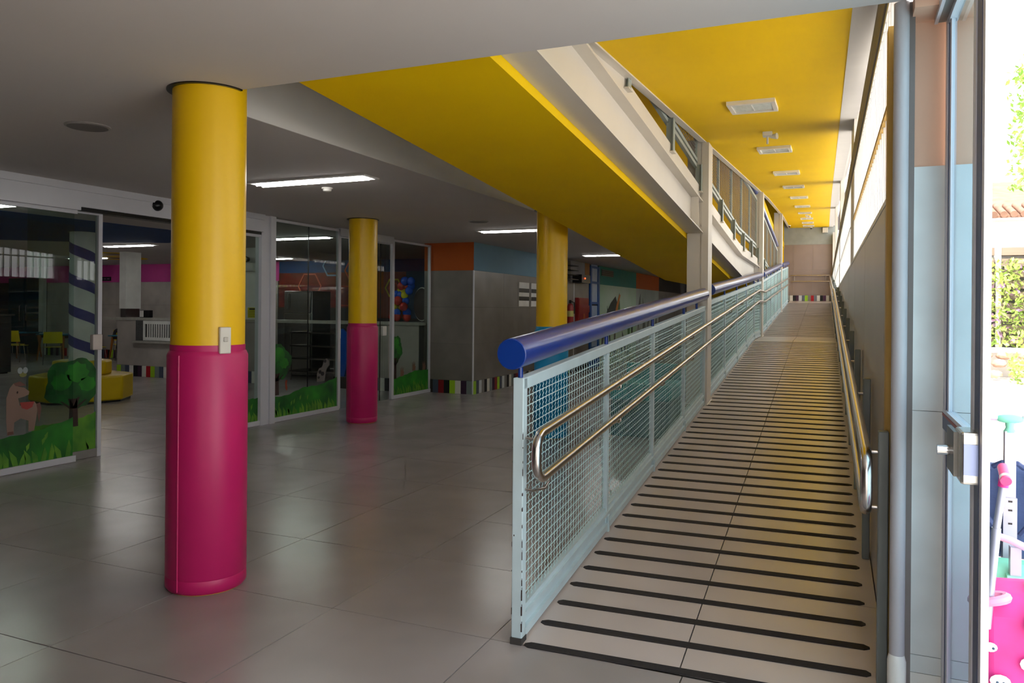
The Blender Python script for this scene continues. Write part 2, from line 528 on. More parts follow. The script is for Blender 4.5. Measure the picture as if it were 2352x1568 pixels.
# corrugated sheet seen in the gap over the windows
cs = MB()
pts = []
for k in range(0, 290):
    s = 3.0 + k * 0.088
    pts.append((s, 0.022 * (1 if k % 2 else -1)))
vs = []
for s, d in pts:
    z = zc(s) + 0.02 + d
    vs += [(1.64, s, z - 0.15), (1.86, s, z - 0.22)]
cs.add(vs, [(2 * i, 2 * i + 1, 2 * i + 3, 2 * i + 2) for i in range(len(pts) - 1)])
o = single('corrugated_awning', cs, mat('grey_roof_sheet', '#8f8c93', rough=0.6), 'grey corrugated awning sheet outside above the slatted windows', 'awning', ramp=True, smooth=False)
sm = o.modifiers.new('thick', 'SOLIDIFY'); sm.thickness = 0.006

# ---- far wall at the head of the ramp
M_fartile = mat('far_wall_tile', '#9a8880', rough=0.4, var=0.12, scale=1.2, objvar=0.04, wpos=True)
wf_ = single('wall_far', MB().box(-3.3, 1.70, 29.02, 29.2, 0.0, 6.2), mat('grey_green_paint', '#a5aaa6', rough=0.7), 'tiled wall closing the head of the ramp', 'wall', kind='structure', ramp=True, smooth=False)
for i in range(3):
    for z0, z1 in ((2.18, 3.18), (3.18, 4.18)):
        a0 = -0.62 + i * 0.72
        sub(wf_, 'wall_tile', MB().box(a0 + 0.002, a0 + 0.718, 29.0, 29.025, z0 + 0.002, z1 - 0.002), M_fartile, smooth=False)
sub(wf_, 'painted_field', MB().box(-3.2, -0.26, 28.99, 29.02, 2.4, 6.0), M_yellow, 'yellow painted field', smooth=False)
DADO = ['#e8e4da', '#17151a', '#4a2848', '#d8dcde', '#6a7080', '#a6d62a', '#8a857e', '#c01428', '#7a7f8c', '#f0f0ec', '#141318', '#5a2a58', '#f2f2f0', '#6a7080']
DM = {c: mat('dado_' + c[1:], c, rough=0.3, var=0.03) for c in set(DADO)}
for c in ('#8a1420', '#4a5468', '#3a2038', '#7f8a86', '#e0ddd0'):
    DM[c] = mat('dado_' + c[1:], c, rough=0.3, var=0.03)
for i, c in enumerate(DADO):
    a0 = -0.02 + i * 0.111
    sub(wf_, 'dado_tile', MB().box(a0, a0 + 0.109, 28.985, 29.03, 1.962, 2.178), DM[c], smooth=False)

# ---- corner block and the long painted wall down the hall
SEQ = ['#a6d62a', '#4a5468', '#d8dcde', '#8a857e', '#141318', '#e0ddd0', '#7f8a86', '#3a2038', '#8a1420']
wl = single('wall_left', MB().box(-4.70, -3.705, 9.21, 14.55, 0, 2.76).box(-3.95, -3.705, 14.55, 30.2, 0, 2.76), M_grout, 'cement tiled wall with painted band leading down the hall', 'wall', kind='structure', smooth=False)
rows = ((0.24, 0.91), (0.91, 1.58), (1.58, 2.25))
for z0, z1 in rows:
    sub(wl, 'wall_tile', MB().box(-4.72, -3.705, 9.198, 9.211, z0 + .0015, z1 - .0015), M_gwall, smooth=False)
    for y0, y1 in ((9.2, 10.55), (10.55, 11.9), (11.9, 13.25), (13.25, 14.6), (14.6, 16.1), (24.6, 26), (26, 28), (28, 30)):
        sub(wl, 'wall_tile', MB().box(-3.706, -3.695, y0 + .0015, y1 - .0015, z0 + .0015, z1 - .0015), M_gwall, smooth=False)
sub(wl, 'corner_trim', MB().box(-3.71, -3.688, 9.19, 9.215, 0.0, 2.25), M_alu, 'pale metal corner strip', smooth=False)
sub(wl, 'painted_band', MB().box(-4.72, -3.70, 9.196, 9.212, 2.25, 2.76), M_orange, 'orange painted band', smooth=False)
sub(wl, 'painted_band', MB().box(-3.706, -3.694, 9.20, 14.4, 2.25, 2.76), M_bluegrey, 'blue grey painted band', smooth=False)
sub(wl, 'painted_band', MB().box(-3.706, -3.694, 14.4, 15.75, 2.25, 2.76), mat('pale_grey_paint', '#98969a', rough=0.7), 'pale grey painted band', smooth=False)
sub(wl, 'painted_band', MB().box(-3.706, -3.690, 15.75, 16.15, 2.25, 2.76), mat('tan_paint', '#a87848', rough=0.7), 'tan painted strip', smooth=False)
sub(wl, 'painted_band', MB().box(-3.706, -3.694, 17.0, 21.2, 2.25, 2.76), M_teal, 'teal painted band', smooth=False)
sub(wl, 'painted_band', MB().box(-3.706, -3.692, 21.2, 24.6, 2.25, 2.76), M_orange, 'orange painted band', smooth=False)
sub(wl, 'joint_strip', MB().box(-3.70, -3.690, 14.86, 14.90, 0, 2.25), M_alu, 'white joint strip', smooth=False)
for i, c in enumerate(['#4a5468', '#8a1420', '#141318', '#a6d62a', '#e0ddd0', '#3a2038', '#7f8a86']):
    sub(wl, 'dado_tile', MB().box(-4.52 + i * .116, -4.52 + i * .116 + .114, 9.19, 9.211, 0, 0.238), DM[c], smooth=False)
for i in range(46):
    sub(wl, 'dado_tile', MB().box(-3.706, -3.686, 9.2 + i * .116, 9.2 + i * .116 + .114, 0, 0.238), DM[SEQ[i % 9]], smooth=False)
single('light_block_behind', MB().box(-4.66, 1.9, -4.9, -4.8, 0, 2.76), M_lobby, 'added unseen grey wall behind the viewpoint, limiting daylight', 'wall', kind='structure', smooth=False)  # unseen, added and sized to narrow the daylight from the back
single('wall_hall_end', MB().box(-4.0, -1.0, 30.0, 30.2, 0, 2.76), M_gwall, 'grey wall closing the far end of the hall', 'wall', kind='structure', smooth=False)

# ---- walls of the dining room behind the glass
wb = single('wall_back', MB().box(-24.2, -4.71, 13.02, 13.3, 0, 2.76), M_grout, 'back wall of the dining room with pink band', 'wall', kind='structure', smooth=False)
for z0, z1 in rows:
    for k in range(9):
        x0 = -20.35 + k * 1.0
        sub(wb, 'wall_tile', MB().box(x0 + .002, x0 + .998, 13.0, 13.021, z0 + .0015, z1 - .0015), M_gwall2, smooth=False)
sub(wb, 'painted_band', MB().box(-24.2, -11.3, 12.995, 13.021, 2.25, 2.76), M_pink, 'pink painted band', smooth=False)
for i in range(72):
    sub(wb, 'dado_tile', MB().box(-20.3 + i * .125, -20.3 + i * .125 + .123, 12.99, 13.021, 0, 0.238), DM[(SEQ + ['#c01428', '#4a2848'])[(i * 7) % 11]], smooth=False)
sub(wb, 'painted_band', MB().box(-11.3, -4.71, 12.995, 13.021, 2.45, 2.76), mat('mural_blue', '#123f70', rough=0.6), 'blue painted band', smooth=False)
sub(wb, 'painted_band', MB().box(-11.3, -8.2, 12.995, 13.021, 1.55, 2.45), mat('mural_red', '#7a1c12', rough=0.6, col2='#4c140e'), 'red painted field', smooth=False)
sub(wb, 'painted_band', MB().box(-8.2, -7.4, 12.995, 13.021, 1.3, 2.45), mat('mural_orange', '#8a3a16', rough=0.6), 'orange painted field', smooth=False)
sub(wb, 'painted_band', MB().box(-7.4, -6.4, 12.995, 13.021, 1.3, 2.45), mat('mural_blue2', '#174668', rough=0.6), 'blue painted field', smooth=False)
sub(wb, 'painted_band', MB().box(-6.4, -4.71, 12.995, 13.021, 1.3, 2.45), mat('mural_olive', '#3a3a20', rough=0.6), 'olive painted field', smooth=False)
for (cx, cz, r, c, fill) in ((-9.6, 2.62, .3, '#7fa8c8', 0), (-8.9, 2.5, .32, '#c8563a', 0), (-10.3, 2.1, .38, '#c86a50', 0), (-7.75, 2.05, .26, '#d8c020', 0), (-7.75, 2.05, .15, '#c84a20', 0), (-9.2, 1.85, .3, '#b84830', 0), (-5.9, 2.35, .34, '#8a8a50', 0), (-8.35, 2.12, .11, '#c8c018', 1), (-8.9, 1.85, .1, '#2c7a34', 1)):
    hx = MB()
    P = [(cx + r * math.cos(k * PI / 3), cz + r * math.sin(k * PI / 3)) for k in range(6)]
    Q = [(cx + (r - .04) * math.cos(k * PI / 3), cz + (r - .04) * math.sin(k * PI / 3)) for k in range(6)]
    if fill:
        hx.prism([(cx + r * math.cos(k * PI / 8), cz + r * math.sin(k * PI / 8)) for k in range(16)], (12.985, 12.996), 'y')
    else:
        for k in range(6):
            hx.prism([P[k], P[(k + 1) % 6], Q[(k + 1) % 6], Q[k]], (12.985, 12.996), 'y')
    sub(wb, 'painted_hexagon' if not fill else 'painted_dot', hx, mat('mural_' + c[1:], c, rough=0.6), smooth=False)
single('wall_room_left', MB().box(-24.2, -24.0, -3.0, 13.0, 0, 2.76), M_gwall, 'grey left wall of the dining room', 'wall', kind='structure', smooth=False)
single('wall_room_front', MB().box(-24.0, -4.7, -3.0, -2.85, 0, 2.76), M_gwall, 'grey near wall of the dining room', 'wall', kind='structure', smooth=False)
single('wall_lobby_left', MB().box(-4.66, -4.56, -4.8, 0.28, 0, 2.76), M_lobby, 'grey wall left of the glass front', 'wall', kind='structure', smooth=False)

single('light_block_lobby_right', MB().box(2.72, 2.85, -4.8, -2.5, 0, 2.76), M_lobby, 'added unseen grey wall at the right behind the entrance, cutting daylight', 'wall', kind='structure', smooth=False)  # unseen, added to reduce side daylight reaching the hall
# ---- outside ground
gm = mat('pale_paving', '#e6e1da', rough=0.9, var=0.05, scale=0.6)
single('ground', MB().box(2.72, 60, -40, 60, -0.12, -0.02).box(-60, 2.72, -40, -4.8, -0.12, -0.02), gm, 'pale sunlit paving outside', 'ground', kind='structure', smooth=False)

# ================================================================== round columns
def round_column(x, y, r, label, pad_m, shaft_m=M_ycol, pad=True, ztop=2.76, name='round_column'):
    t = Thing(name, label, 'column', (x, y, 0))
    t.part('shaft', MB().lathe([(r, 0.0), (r, ztop)], (x, y, 0), 48), shaft_m)
    if pad:
        R = r + 0.018
        t.part('pad', MB().lathe([(R - .012, 0.004), (R, 0.02), (R, 0.07), (R - .004, .078), (R, .086), (R, 1.285), (R - .008, 1.305), (r + .006, 1.312)], (x, y, 0), 48), pad_m)
        t.part('pad_collar', MB().lathe([(r + .003, 1.30), (r + .003, 1.345)], (x, y, 0), 48), pad_m)
        a0 = math.atan2(-3.288 - y, 2.405 - x) - 0.75
        sx, sy = x + (R + .001) * math.cos(a0), y + (R + .001) * math.sin(a0)
        t.part('pad_seam', MB().tube([(sx, sy, .02), (sx, sy, 1.29)], 0.005, 6), pad_m)
    gp = [(x - .008 + (r + .025) * math.cos(k * PI / 24), y + (r + .025) * math.sin(k * PI / 24)) for k in range(48)]
    if ztop > 3:                      # this column stands half out in the void, past the ceiling edge
        gp = [(u, min(w_, .029)) for u, w_ in gp]
    t.part('ceiling_gap', MB().prism(gp, (2.752, 2.7605), 'z'), M_dark, 'dark gap round the column head', smooth=False)
    return t
round_column(-0.862, 0.005, 0.196, 'nearest yellow column with tall magenta padding on its foot', M_magenta, ztop=4.2)
round_column(-3.586, 5.53, 0.192, 'farther yellow column with magenta padding by the glass front', M_magenta)
round_column(-0.84, 5.53, 0.190, 'yellow column with sky blue padding behind the ramp railing', M_skyvinyl, ztop=2.76)

# white column with a violet spiral in the dining room
M_cw = mat('pale_column_paint', '#dcdcd6', rough=0.6)
t = round_column(-9.05, 5.53, 0.20, 'pale round column wound with a violet spiral band', None, M_cw, pad=False)
sp = MB()
N = 160
vs = []
for i in range(N + 1):
    a = 2 * PI * 4.7 * i / N
    z = 0.35 + 2.35 * i / N
    for dz, rr in ((-.085, .2005), (.085, .2005), (.085, .2045), (-.085, .2045)):
        vs.append((-9.05 + rr * math.cos(-a), 5.53 + rr * math.sin(-a), z + dz))
fs = []
for i in range(N):
    for k in range(4):
        fs.append((4 * i + k, 4 * i + (k + 1) % 4, 4 * i + 4 + (k + 1) % 4, 4 * i + 4 + k))
sp.add(vs, fs)
t.part('spiral_band', sp, mat('violet_paint', '#4a4582', rough=0.6), 'violet spiral band')

# light switch on the near column
a = math.atan2(-3.288 - .005, 2.405 + .862) + 0.42
sx, sy = -0.862 + .205 * math.cos(a), .005 + .205 * math.sin(a)
t = Thing('wall_switch', 'white rectangular switch plate on the near yellow column', 'switch', (sx, sy, 1.295))
bx = MB().box(-.012, .012, -.032, .032, 1.30, 1.445)
bx.v = [(sx + p[0] * math.cos(a) - p[1] * math.sin(a), sy + p[0] * math.sin(a) + p[1] * math.cos(a), p[2]) for p in bx.v]
bevel(t.part('plate', bx, mat('ivory_plastic', '#ded8cc', rough=0.4)), .006)
bt = MB().box(.010, .018, -.013, .013, 1.365, 1.391)
bt.v = [(sx + p[0] * math.cos(a) - p[1] * math.sin(a), sy + p[0] * math.sin(a) + p[1] * math.cos(a), p[2]) for p in bt.v]
bevel(t.part('button', bt, mat('ivory_plastic2', '#c9c2b6', rough=0.4)), .004)

# ================================================================== steel columns along the ramp
for s, nm in ((5.85, 'nearest'), (14.28, 'middle'), (22.3, 'farthest')):
    t = Thing('steel_column', '%s cream steel column rising beside the ramp railing' % nm, 'column', (-0.15, s, zr(s)), 'cream steel columns', ramp=True)
    t.part('shaft', MB().box(-.24, -.075, s, s + .30, -0.05, zc(s) + .02), M_steelw, smooth=False)
    t.part('flange', MB().box(-.075, .006, s - .012, s + .312, -0.05, zc(s) - .014), M_steelw, smooth=False)
    t.part('base_plate', MB().slope(-.26, .02, s - .03, s + .33, zr(s - .03) - .02, zr(s + .33) - .02, zr(s - .03) + .008, zr(s + .33) + .008), M_steelw, smooth=False)

# ================================================================== ramp guard railings
RT = [(0, 1.235), (5.8, 1.605), (6.2, 1.672), (13.5, 2.157), (14.2, 2.20), (21.7, 2.82), (27.5, 3.24)]
def rt(s): return interp(RT, s)
def sloped(mb, a0, a1, s0, s1, zb, zt, n=1):
    for k in range(n):
        u, w_ = s0 + (s1 - s0) * k / n, s0 + (s1 - s0) * (k + 1) / n
        mb.slope(a0, a1, u, w_, zb(u), zb(w_), zt(u), zt(w_))
    return mb
def wires(s0, s1, zb, zt, a, pitch, seg, r, wave=True, hp=0.045):
    mb = MB()
    s = s0 + pitch * .5
    while s < s1:
        b, tp = zb(s), zt(s)
        n = max(1, int((tp - b) / seg)) if wave else 1
        pts = []
        for k in range(n + 1):
            d = (0.0068 if k % 2 else -0.0068) if wave else 0
            pts.append((a, s + d, b + (tp - b) * k / n))
        mb.tube(pts, r, 3, False)
        s += pitch
    nh = int((zt(s0) - zb(s0)) / hp)
    m_ = max(2, int((s1 - s0) / .35))
    for k in range(1, nh):
        f = k / nh
        pts = [(a + .003, s0 + (s1 - s0) * i / m_, zb(s0 + (s1 - s0) * i / m_) * (1 - f) + zt(s0 + (s1 - s0) * i / m_) * f + (.0012 if i % 2 else -.0012)) for i in range(m_ + 1)]
        mb.tube(pts, r * 1.05, 3, False)
    return mb
bays = [(0.0, 5.82, [0.0, 1.53, 2.97, 4.47, 5.80], 'nearest'), (6.2, 14.24, [6.22, 7.83, 9.44, 11.05, 12.66, 14.22], 'second'),
        (14.6, 22.26, [14.62, 16.15, 17.68, 19.2, 20.7, 22.24], 'third'), (22.65, 27.3, [22.67, 24.2, 25.7, 27.28], 'farthest')]
for bi, (s0, s1, ml, nm) in enumerate(bays):
    t = Thing('guard_railing', '%s pale blue ramp railing with wire mesh and thick blue pipe on top' % nm, 'railing', (-.04, s0, zr(s0)), 'pale blue ramp railings', ramp=True)
    seg = 1 if bi else 2
    br_ = run(RT, s0, s1)
    tr = MB()
    for u, v in zip(br_, br_[1:]):
        sloped(tr, -.066, -.014, u, v, lambda s: rt(s) - .055, rt)
    bevel(t.part('top_rail', tr, M_rail, smooth=False), .004, 1)
    lo, st = MB(), MB()
    b2 = run(RAMP, s0 + (.03 if bi == 0 else 0), s1)
    for u, v in zip(b2, b2[1:]):
        sloped(lo, -.062, -.014, u, v, lambda s: zr(s) + .020, lambda s: zr(s) + .058)
        sloped(lo, -.060, -.032, u, v, lambda s: zr(s) + .058, lambda s: zr(s) + .104)
        sloped(st, -.066, -.017, u, v, lambda s: zr(s) + .104, lambda s: zr(s) + .128)
        sloped(st, -.066, -.030, u, v, lambda s: zr(s) + .128, lambda s: zr(s) + .152)
    t.part('bottom_rail', lo, M_rail, smooth=False)
    t.part('mesh_ledge', st, M_rail, smooth=False)
    for k, s in enumerate(ml):
        ends = k in (0, len(ml) - 1)
        w_ = .026 if ends else .018
        z0 = zr(s) - (.0 if ends else .02)
        if bi == 0 and k == 0:
            z0 = 0.012
            t.part('foot', MB().box(-.068, -.012, -.018 - .0, .048, 0.0, 0.03), M_grout, 'dark foot', smooth=False)
            s = .016
        bevel(t.part('post' if ends else 'mullion', MB().slope(-.066 if ends else -.058, -.014 if ends else -.022, s - w_, s + w_, z0, z0, rt(s) - (.0 if ends else .05), rt(s) - (.0 if ends else .05)), M_rail, smooth=False), .003, 1)
    for s in ml[1:-1]:
        t.part('mullion_foot', MB().slope(-.020, -.009, s - .012, s + .012, zr(s) - .0, zr(s) + .002, zr(s) + .10, zr(s) + .11), M_rail, smooth=False)
    if bi == 0:
        rnd = random.Random(5)
        ch = MB()
        z = .06
        while z < 1.0:
            hh = rnd.uniform(.01, .06) * (1.2 - z * .6)
            ww = rnd.uniform(.0015, .004) * (1.3 - z * .7)
            ch.box(-.0141, -.0135, -.0105, -.0105 + ww, z, z + hh)
            ch.box(-.0145 - ww, -.0138, -.0107, -.0100, z, z + hh * .8)
            if rnd.random() < .35:
                ch.box(-.0665, -.0655 + ww * .5, -.0107, -.0100, z, z + hh * .6)
            z += hh + rnd.uniform(.005, .08) * (.3 + z)
        ch.box(-.058, -.053, -.0107, -.0100, .50, .507)
        t.part('paint_chips', ch, mat('bare_rust', '#33211e', rough=.9), 'dark chipped paint along the post edge', kind='stuff', smooth=False)
    for k in range(len(ml) - 1):
        u, v = ml[k] + .03, ml[k + 1] - .025
        zb = lambda s: zr(s) + .15
        zt = lambda s: rt(s) - .055
        if bi == 0:
            wm = wires(u, v, zb, zt, -.045, .048, .0115, .0021)
        elif bi == 1:
            wm = wires(u, v, zb, zt, -.045, .05, .03, .0023)
        else:
            wm = wires(u, v, zb, zt, -.045, .06, 1, .0026, False, .06)
        t.part('wire_mesh', wm, M_mesh, kind='stuff', smooth=False)
    p0, p1 = (s0 - .10 if bi == 0 else s0 + .12), (s1 - .03 if bi == 0 else s1 - .05)
    pts = [(-.04, u, rt(u) + .13) for u in ([p0] + [q for q in [b[0] for b in RT] if p0 < q < p1] + [p1])]
    if bi == 0:
        pts = [(-.04, p0, 1.235 + .116), (-.04, p1, rt(p1) + .138)]
    pp = t.part('blue_pipe', MB().tube(pts, .072, 28), M_blue, 'thick glossy blue pipe')
    bevel(pp, .004, 1)
    for s in ([.016] if bi == 0 else []) + ml[1:-1] + [ml[-1] - .5]:
        t.part('pipe_support', MB().tube([(-.04, s, rt(s) - .01), (-.04, s, rt(s) + .09)], .0125, 10), M_blue)

# ================================================================== stainless handrails
def arc(c, r, a0, a1, n, ax):
    return [(ax, c[0] + r * math.cos(a0 + (a1 - a0) * k / n), c[1] + r * math.sin(a0 + (a1 - a0) * k / n)) for k in range(n + 1)]
def handrail_path(a, s0, s1, hi, lo, r=.085, sb=None):
    """closed hair-pin: along the upper line, round the near end, back along the lower line"""
    br_ = [q[0] for q in RAMP if s0 + .3 < q[0] < s1]
    up = [(a, s1, zr(s1) + hi)] + [(a, q, zr(q) + hi) for q in reversed(br_)]
    dn = [(a, q, zr(q) + lo) for q in br_] + [(a, s1, zr(s1) + lo)]
    za, zb = zr(s0) + hi, zr(s0) + lo
    loop = arc((s0 + r, za - r), r, PI / 2 - .08, PI, 8, a) + arc((s0 + r, zb + r), r, PI, 1.5 * PI + .08, 8, a)
    return up + loop + dn
t = Thing('handrail', 'left double stainless steel handrail fixed to the blue railing', 'handrail', (.06, 0, 0), ramp=True)
t.part('tube', MB().tube(handrail_path(.06, -.03, 27.0, .985, .77), .0225, 20), M_inox)
for z in (.955, .715):
    t.part('bracket', MB().tube([(-.016, .02, z), (.02, .02, z - .003), (.055, .03 if z > .8 else .10, z - .004), (.06, .035 if z > .8 else .14, z + .02)], .007, 10), M_inox)
for s in [1.53, 2.97, 4.47, 7.83, 9.44, 11.05, 12.66, 16.15, 19.2, 22.2]:
    for h in (.985, .77):
        z = zr(s) + h
        t.part('bracket', MB().tube([(-.022, s, z - .06), (.05, s, z - .058), (.06, s, z - .045), (.06, s, z - .02)], .0065, 8), M_inox)
t = Thing('handrail', 'right double stainless steel handrail on posts along the panelled wall', 'handrail', (1.43, 0, 0), ramp=True)
t.part('tube', MB().tube(handrail_path(1.43, -.02, 27.5, 1.0, .77), .0225, 20), M_inox)
M_postg = mat('grey_green_enamel', '#7c8484', rough=0.4)
s = .22
while s < 27:
    bevel(t.part('post', MB().box(1.485, 1.525, s - .026, s + .026, zr(s) - .0, zr(s) + 1.045), M_postg, smooth=False), .004, 1)
    for h in (.985, .755):
        z = zr(s) + h - .03
        t.part('bracket', MB().tube([(1.487, s, z), (1.445, s, z), (1.432, s, z + .012), (1.43, s, z + .03)], .0075, 8), M_inox)
    s += 1.38
t = Thing('handrail', 'stainless double handrail crossing the far wall', 'handrail', (.7, 28.9, 1.96), ramp=True)
for h in (.77, 1.0):
    t.part('tube', MB().tube([(.0, 28.92, 1.96 + h), (1.45, 28.92, 1.96 + h)], .02, 10), M_inox)
for a in (.15, 1.3):
    t.part('bracket', MB().tube([(a, 29.0, 2.72), (a, 28.93, 2.72), (a, 28.93, 2.95)], .008, 6), M_inox)

# ================================================================== railing of the upper flight
M_rg = mat('grey_green_rail', '#a9b4b0', rough=0.45, var=0.04)
M_wire2 = mat('old_wire', '#9a938a', rough=0.6)
for bi, (s0, s1, nm) in enumerate(((2.2, 5.83, 'nearest'), (6.2, 14.24, 'middle'), (14.6, 22.2, 'farthest'))):
    t = Thing('upper_railing', '%s grey green mesh railing on the upper ramp beam' % nm, 'railing', (-.14, s0, zu(s0)), 'upper ramp railings', ramp=True)
    n = max(2, round((s1 - s0) / 1.6))
    ml = [s0 + .03 + (s1 - s0 - .06) * k / n for k in range(n + 1)]
    br_ = run(BEAM, s0, s1)
    for h0, h1 in ((.385, .425), (.455, .495), (1.45, 1.5)):
        mb = MB()
        for u, v in zip(br_, br_[1:]):
            sloped(mb, -.16, -.12, u, v, lambda s: zu(s) + h0, lambda s: zu(s) + h1)
        t.part('top_rail' if h0 > 1 else 'lower_rail', mb, M_rg, smooth=False)
    for s in ml:
        t.part('mullion', MB().box(-.158, -.122, s - .018, s + .018, zu(s) + .42, zu(s) + 1.46), M_rg, smooth=False)
        t.part('bracket', MB().box(-.14, -.065, s - .006, s + .006, zu(s) + .10, zu(s) + .42).box(-.072, -.065, s - .04, s + .04, zu(s) + .10, zu(s) + .42), M_rg, smooth=False)
        t.part('bracket_foot', MB().box(-.10, -.055, s - .08, s + .05, zu(s) + .093, zu(s) + .102), M_steelw, smooth=False)
    for k in range(n):
        wm = MB()
        u, v = ml[k] + .02, ml[k + 1] - .02
        for q in range(1, 24):
            h = .495 + .955 * q / 24
            wm.tube([(-.14, u, zu(u) + h), (-.14, v, zu(v) + h)], .005, 3, False)
        x = u
        while x < v:
            wm.tube([(-.143, x, zu(x) + .49), (-.143, x, zu(x) + 1.46)], .0025, 3, False)
            x += .10
        t.part('wire_mesh', wm, M_wire2, kind='stuff', smooth=False)
    if bi:
        br2 = run(BEAM, s0 + .1, s1 - .1)
        t.part('blue_pipe', MB().tube([(-.14, s, zu(s) + 1.63) for s in br2], .06, 16), M_blue, 'blue pipe')

# ================================================================== lamps and small fittings on the ceilings
def tube_fixture(x0, x1, y, label):
    xm = (x0 + x1) / 2
    t = Thing('fluorescent_fixture', label, 'light', (xm, y, 2.76), 'recessed fluorescent fixtures')
    f = MB()
    f.box(x0, x1, y - .125, y - .105, 2.748, 2.762).box(x0, x1, y + .105, y + .125, 2.748, 2.762)
    f.box(x0, x0 + .03, y - .105, y + .105, 2.748, 2.762).box(x1 - .03, x1, y - .105, y + .105, 2.748, 2.762)
    t.part('frame', f, M_white, smooth=False)
    t.part('reflector', MB().box(x0 + .03, x1 - .03, y - .105, y + .105, 2.7565, 2.7605), M_reflector, smooth=False)
    for d in (-.042, .042):
        t.part('lamp_tube', MB().tube([(x0 + .06, y + d, 2.7445), (x1 - .06, y + d, 2.7445)], .0125, 8), M_tube, 'glowing white tube')
    lv = MB()
    k = 0
    x = x0 + .1
    while x < x1 - .06:
        lv.box(x, x + .004, y - .10, y + .10, 2.744, 2.757)
        x += .11
    t.part('louvre', lv, M_reflector, kind='stuff', smooth=False)
for x, y, lb in ((-2.22, 2.65, 'lit fluorescent fixture on the hall ceiling nearest the yellow columns'),
                 (-2.1, 7.5, 'lit fluorescent fixture on the hall ceiling near the grey corner block'),
                 (-2.2, 13.0, 'lit fluorescent fixture deep in the hall under the yellow slab'),
                 (-6.25, 7.5, 'lit fluorescent fixture behind the middle glass panel'),
                 (-6.7, 2.78, 'lit fluorescent fixture at the left picture edge behind glass'),
                 (-10.65, 7.75, 'lit fluorescent fixture near the blue painted ceiling patch'),
                 (-15.2, 10.4, 'lit fluorescent fixture over the dining tables'),
                 (-10.65, 11.9, 'lit fluorescent fixture behind the white square pillar'),
                 (-18.6, 9.4, 'lit fluorescent fixture at the far left of the dining room'),
                 (-10.65, 3.2, 'lit fluorescent fixture above the yellow ring sofa, toward the glass'),
                 (-14.9, 6.6, 'lit fluorescent fixture left of the blue painted ceiling patch'),
                 (-19.0, 5.2, 'lit fluorescent fixture in the far left corner of the dining room')):
    tube_fixture(x - .68, x + .68, y, lb)

M_lens = mat('ribbed_lens', '#d2dcd8', rough=0.12, var=0.12, scale=5, stretch=(5, 1, 1), bump=0.3, bscale=9)
lp = [3.77, 6.95, 10.15, 13.2, 16.6, 19.6, 22.4, 24.9, 26.6, 28.0]
ords = ['first', 'second', 'third', 'fourth', 'fifth', 'sixth', 'seventh', 'eighth', 'ninth', 'tenth']
for k, s in enumerate(lp):
    z = zc(s)
    t = Thing('ceiling_light', '%s white rectangular light on the yellow ceiling, counted from the camera' % ords[k], 'light', (.67, s, z), 'lights along the yellow ceiling', ramp=True)
    sl = lambda q: zc(q)
    s0, s1 = s - .25, s + .25
    f = MB()
    d = .034
    for a0, a1, u, v in ((.47, .505, s0, s1), (.835, .87, s0, s1), (.505, .835, s0, s0 + .06), (.505, .835, s1 - .06, s1)):
        f.slope(a0, a1, u, v, zc(u) - d, zc(v) - d, zc(u) + .002, zc(v) + .002)
    t.part('frame', f, mat('ivory_frame', '#e6e0d4', rough=0.5), smooth=False)
    t.part('lens', MB().slope(.505, .835, s0 + .06, s1 - .06, zc(s0) - .024, zc(s1) - .024, zc(s0) - .012, zc(s1) - .012), M_lens, 'pale ribbed lens', smooth=False)
    t.part('lens_rib', MB().slope(.667, .673, s0 + .06, s1 - .06, zc(s0) - .028, zc(s1) - .028, zc(s0) - .022, zc(s1) - .022), M_white, smooth=False)
M_plw = mat('white_plastic', '#e4e1da', rough=0.45)
def siren(a, s, label):
    z = zc(s)
    t = Thing('alarm_sounder', label, 'alarm', (a, s, z), ramp=True)
    bevel(t.part('base', MB().box(a - .05, a + .05, s - .05, s + .05, z - .05, z + .004), M_plw), .006)
    t.part('horn', MB().tube([(a + .03, s, z - .05), (a + .075, s - .01, z - .055), (a + .10, s - .02, z - .055)], [.02, .028, .035], 12), M_plw)
    t.part('stem', MB().tube([(a, s, z - .045), (a, s, z - .13)], .012, 8), M_plw)
siren(.68, 5.48, 'small white alarm sounder on the yellow ceiling between two lights')
siren(.70, 23.6, 'tiny white alarm sounder far along the yellow ceiling')
def dome_cam(p, label, ramp_=True):
    t = Thing('dome_camera', label, 'camera', p, ramp=ramp_)
    t.part('mount', MB().lathe([(.05, .0), (.05, -.03), (.04, -.04)], p, 16), M_plw)
    t.part('lens', MB().ball((p[0], p[1], p[2] - .05), .035, 12, 8), M_dark)
dome_cam((.75, 28.8, zc(28.8)), 'small dome camera above the far wall')
dome_cam((-.0, 27.6, zc(27.6)), 'small dome camera at the far left of the yellow ceiling')
bevel(single('junction_box', MB().box(1.16, 1.36, 28.85, 29.0, 4.62, 4.82), M_plw, 'white box high on the far wall', 'box', ramp=True), .01)
for x, y, lb in ((-2.25, .32, 'round flush speaker grille on the near hall ceiling'), (-2.19, 6.25, 'round flush speaker grille farther along the hall ceiling')):
    t = Thing('ceiling_speaker', lb, 'speaker', (x, y, 2.76))
    t.part('rim', MB().lathe([(.14, 2.762), (.14, 2.754), (.125, 2.750)], (x, y, 0), 32), mat('grey_rim', '#a8a4a0', rough=0.6))
    t.part('grille', MB().lathe([(.124, 2.758), (.124, 2.748)], (x, y, 0), 32), mat('grey_grille', '#8a8682', rough=0.8, bump=0.3, bscale=200))
t = Thing('smoke_detector', 'white smoke detector beside the nearest hall light', 'detector', (-2.35, 3.07, 2.76))
t.part('base', MB().lathe([(.055, 2.762), (.055, 2.745)], (-2.35, 3.07, 0), 24), M_plw)
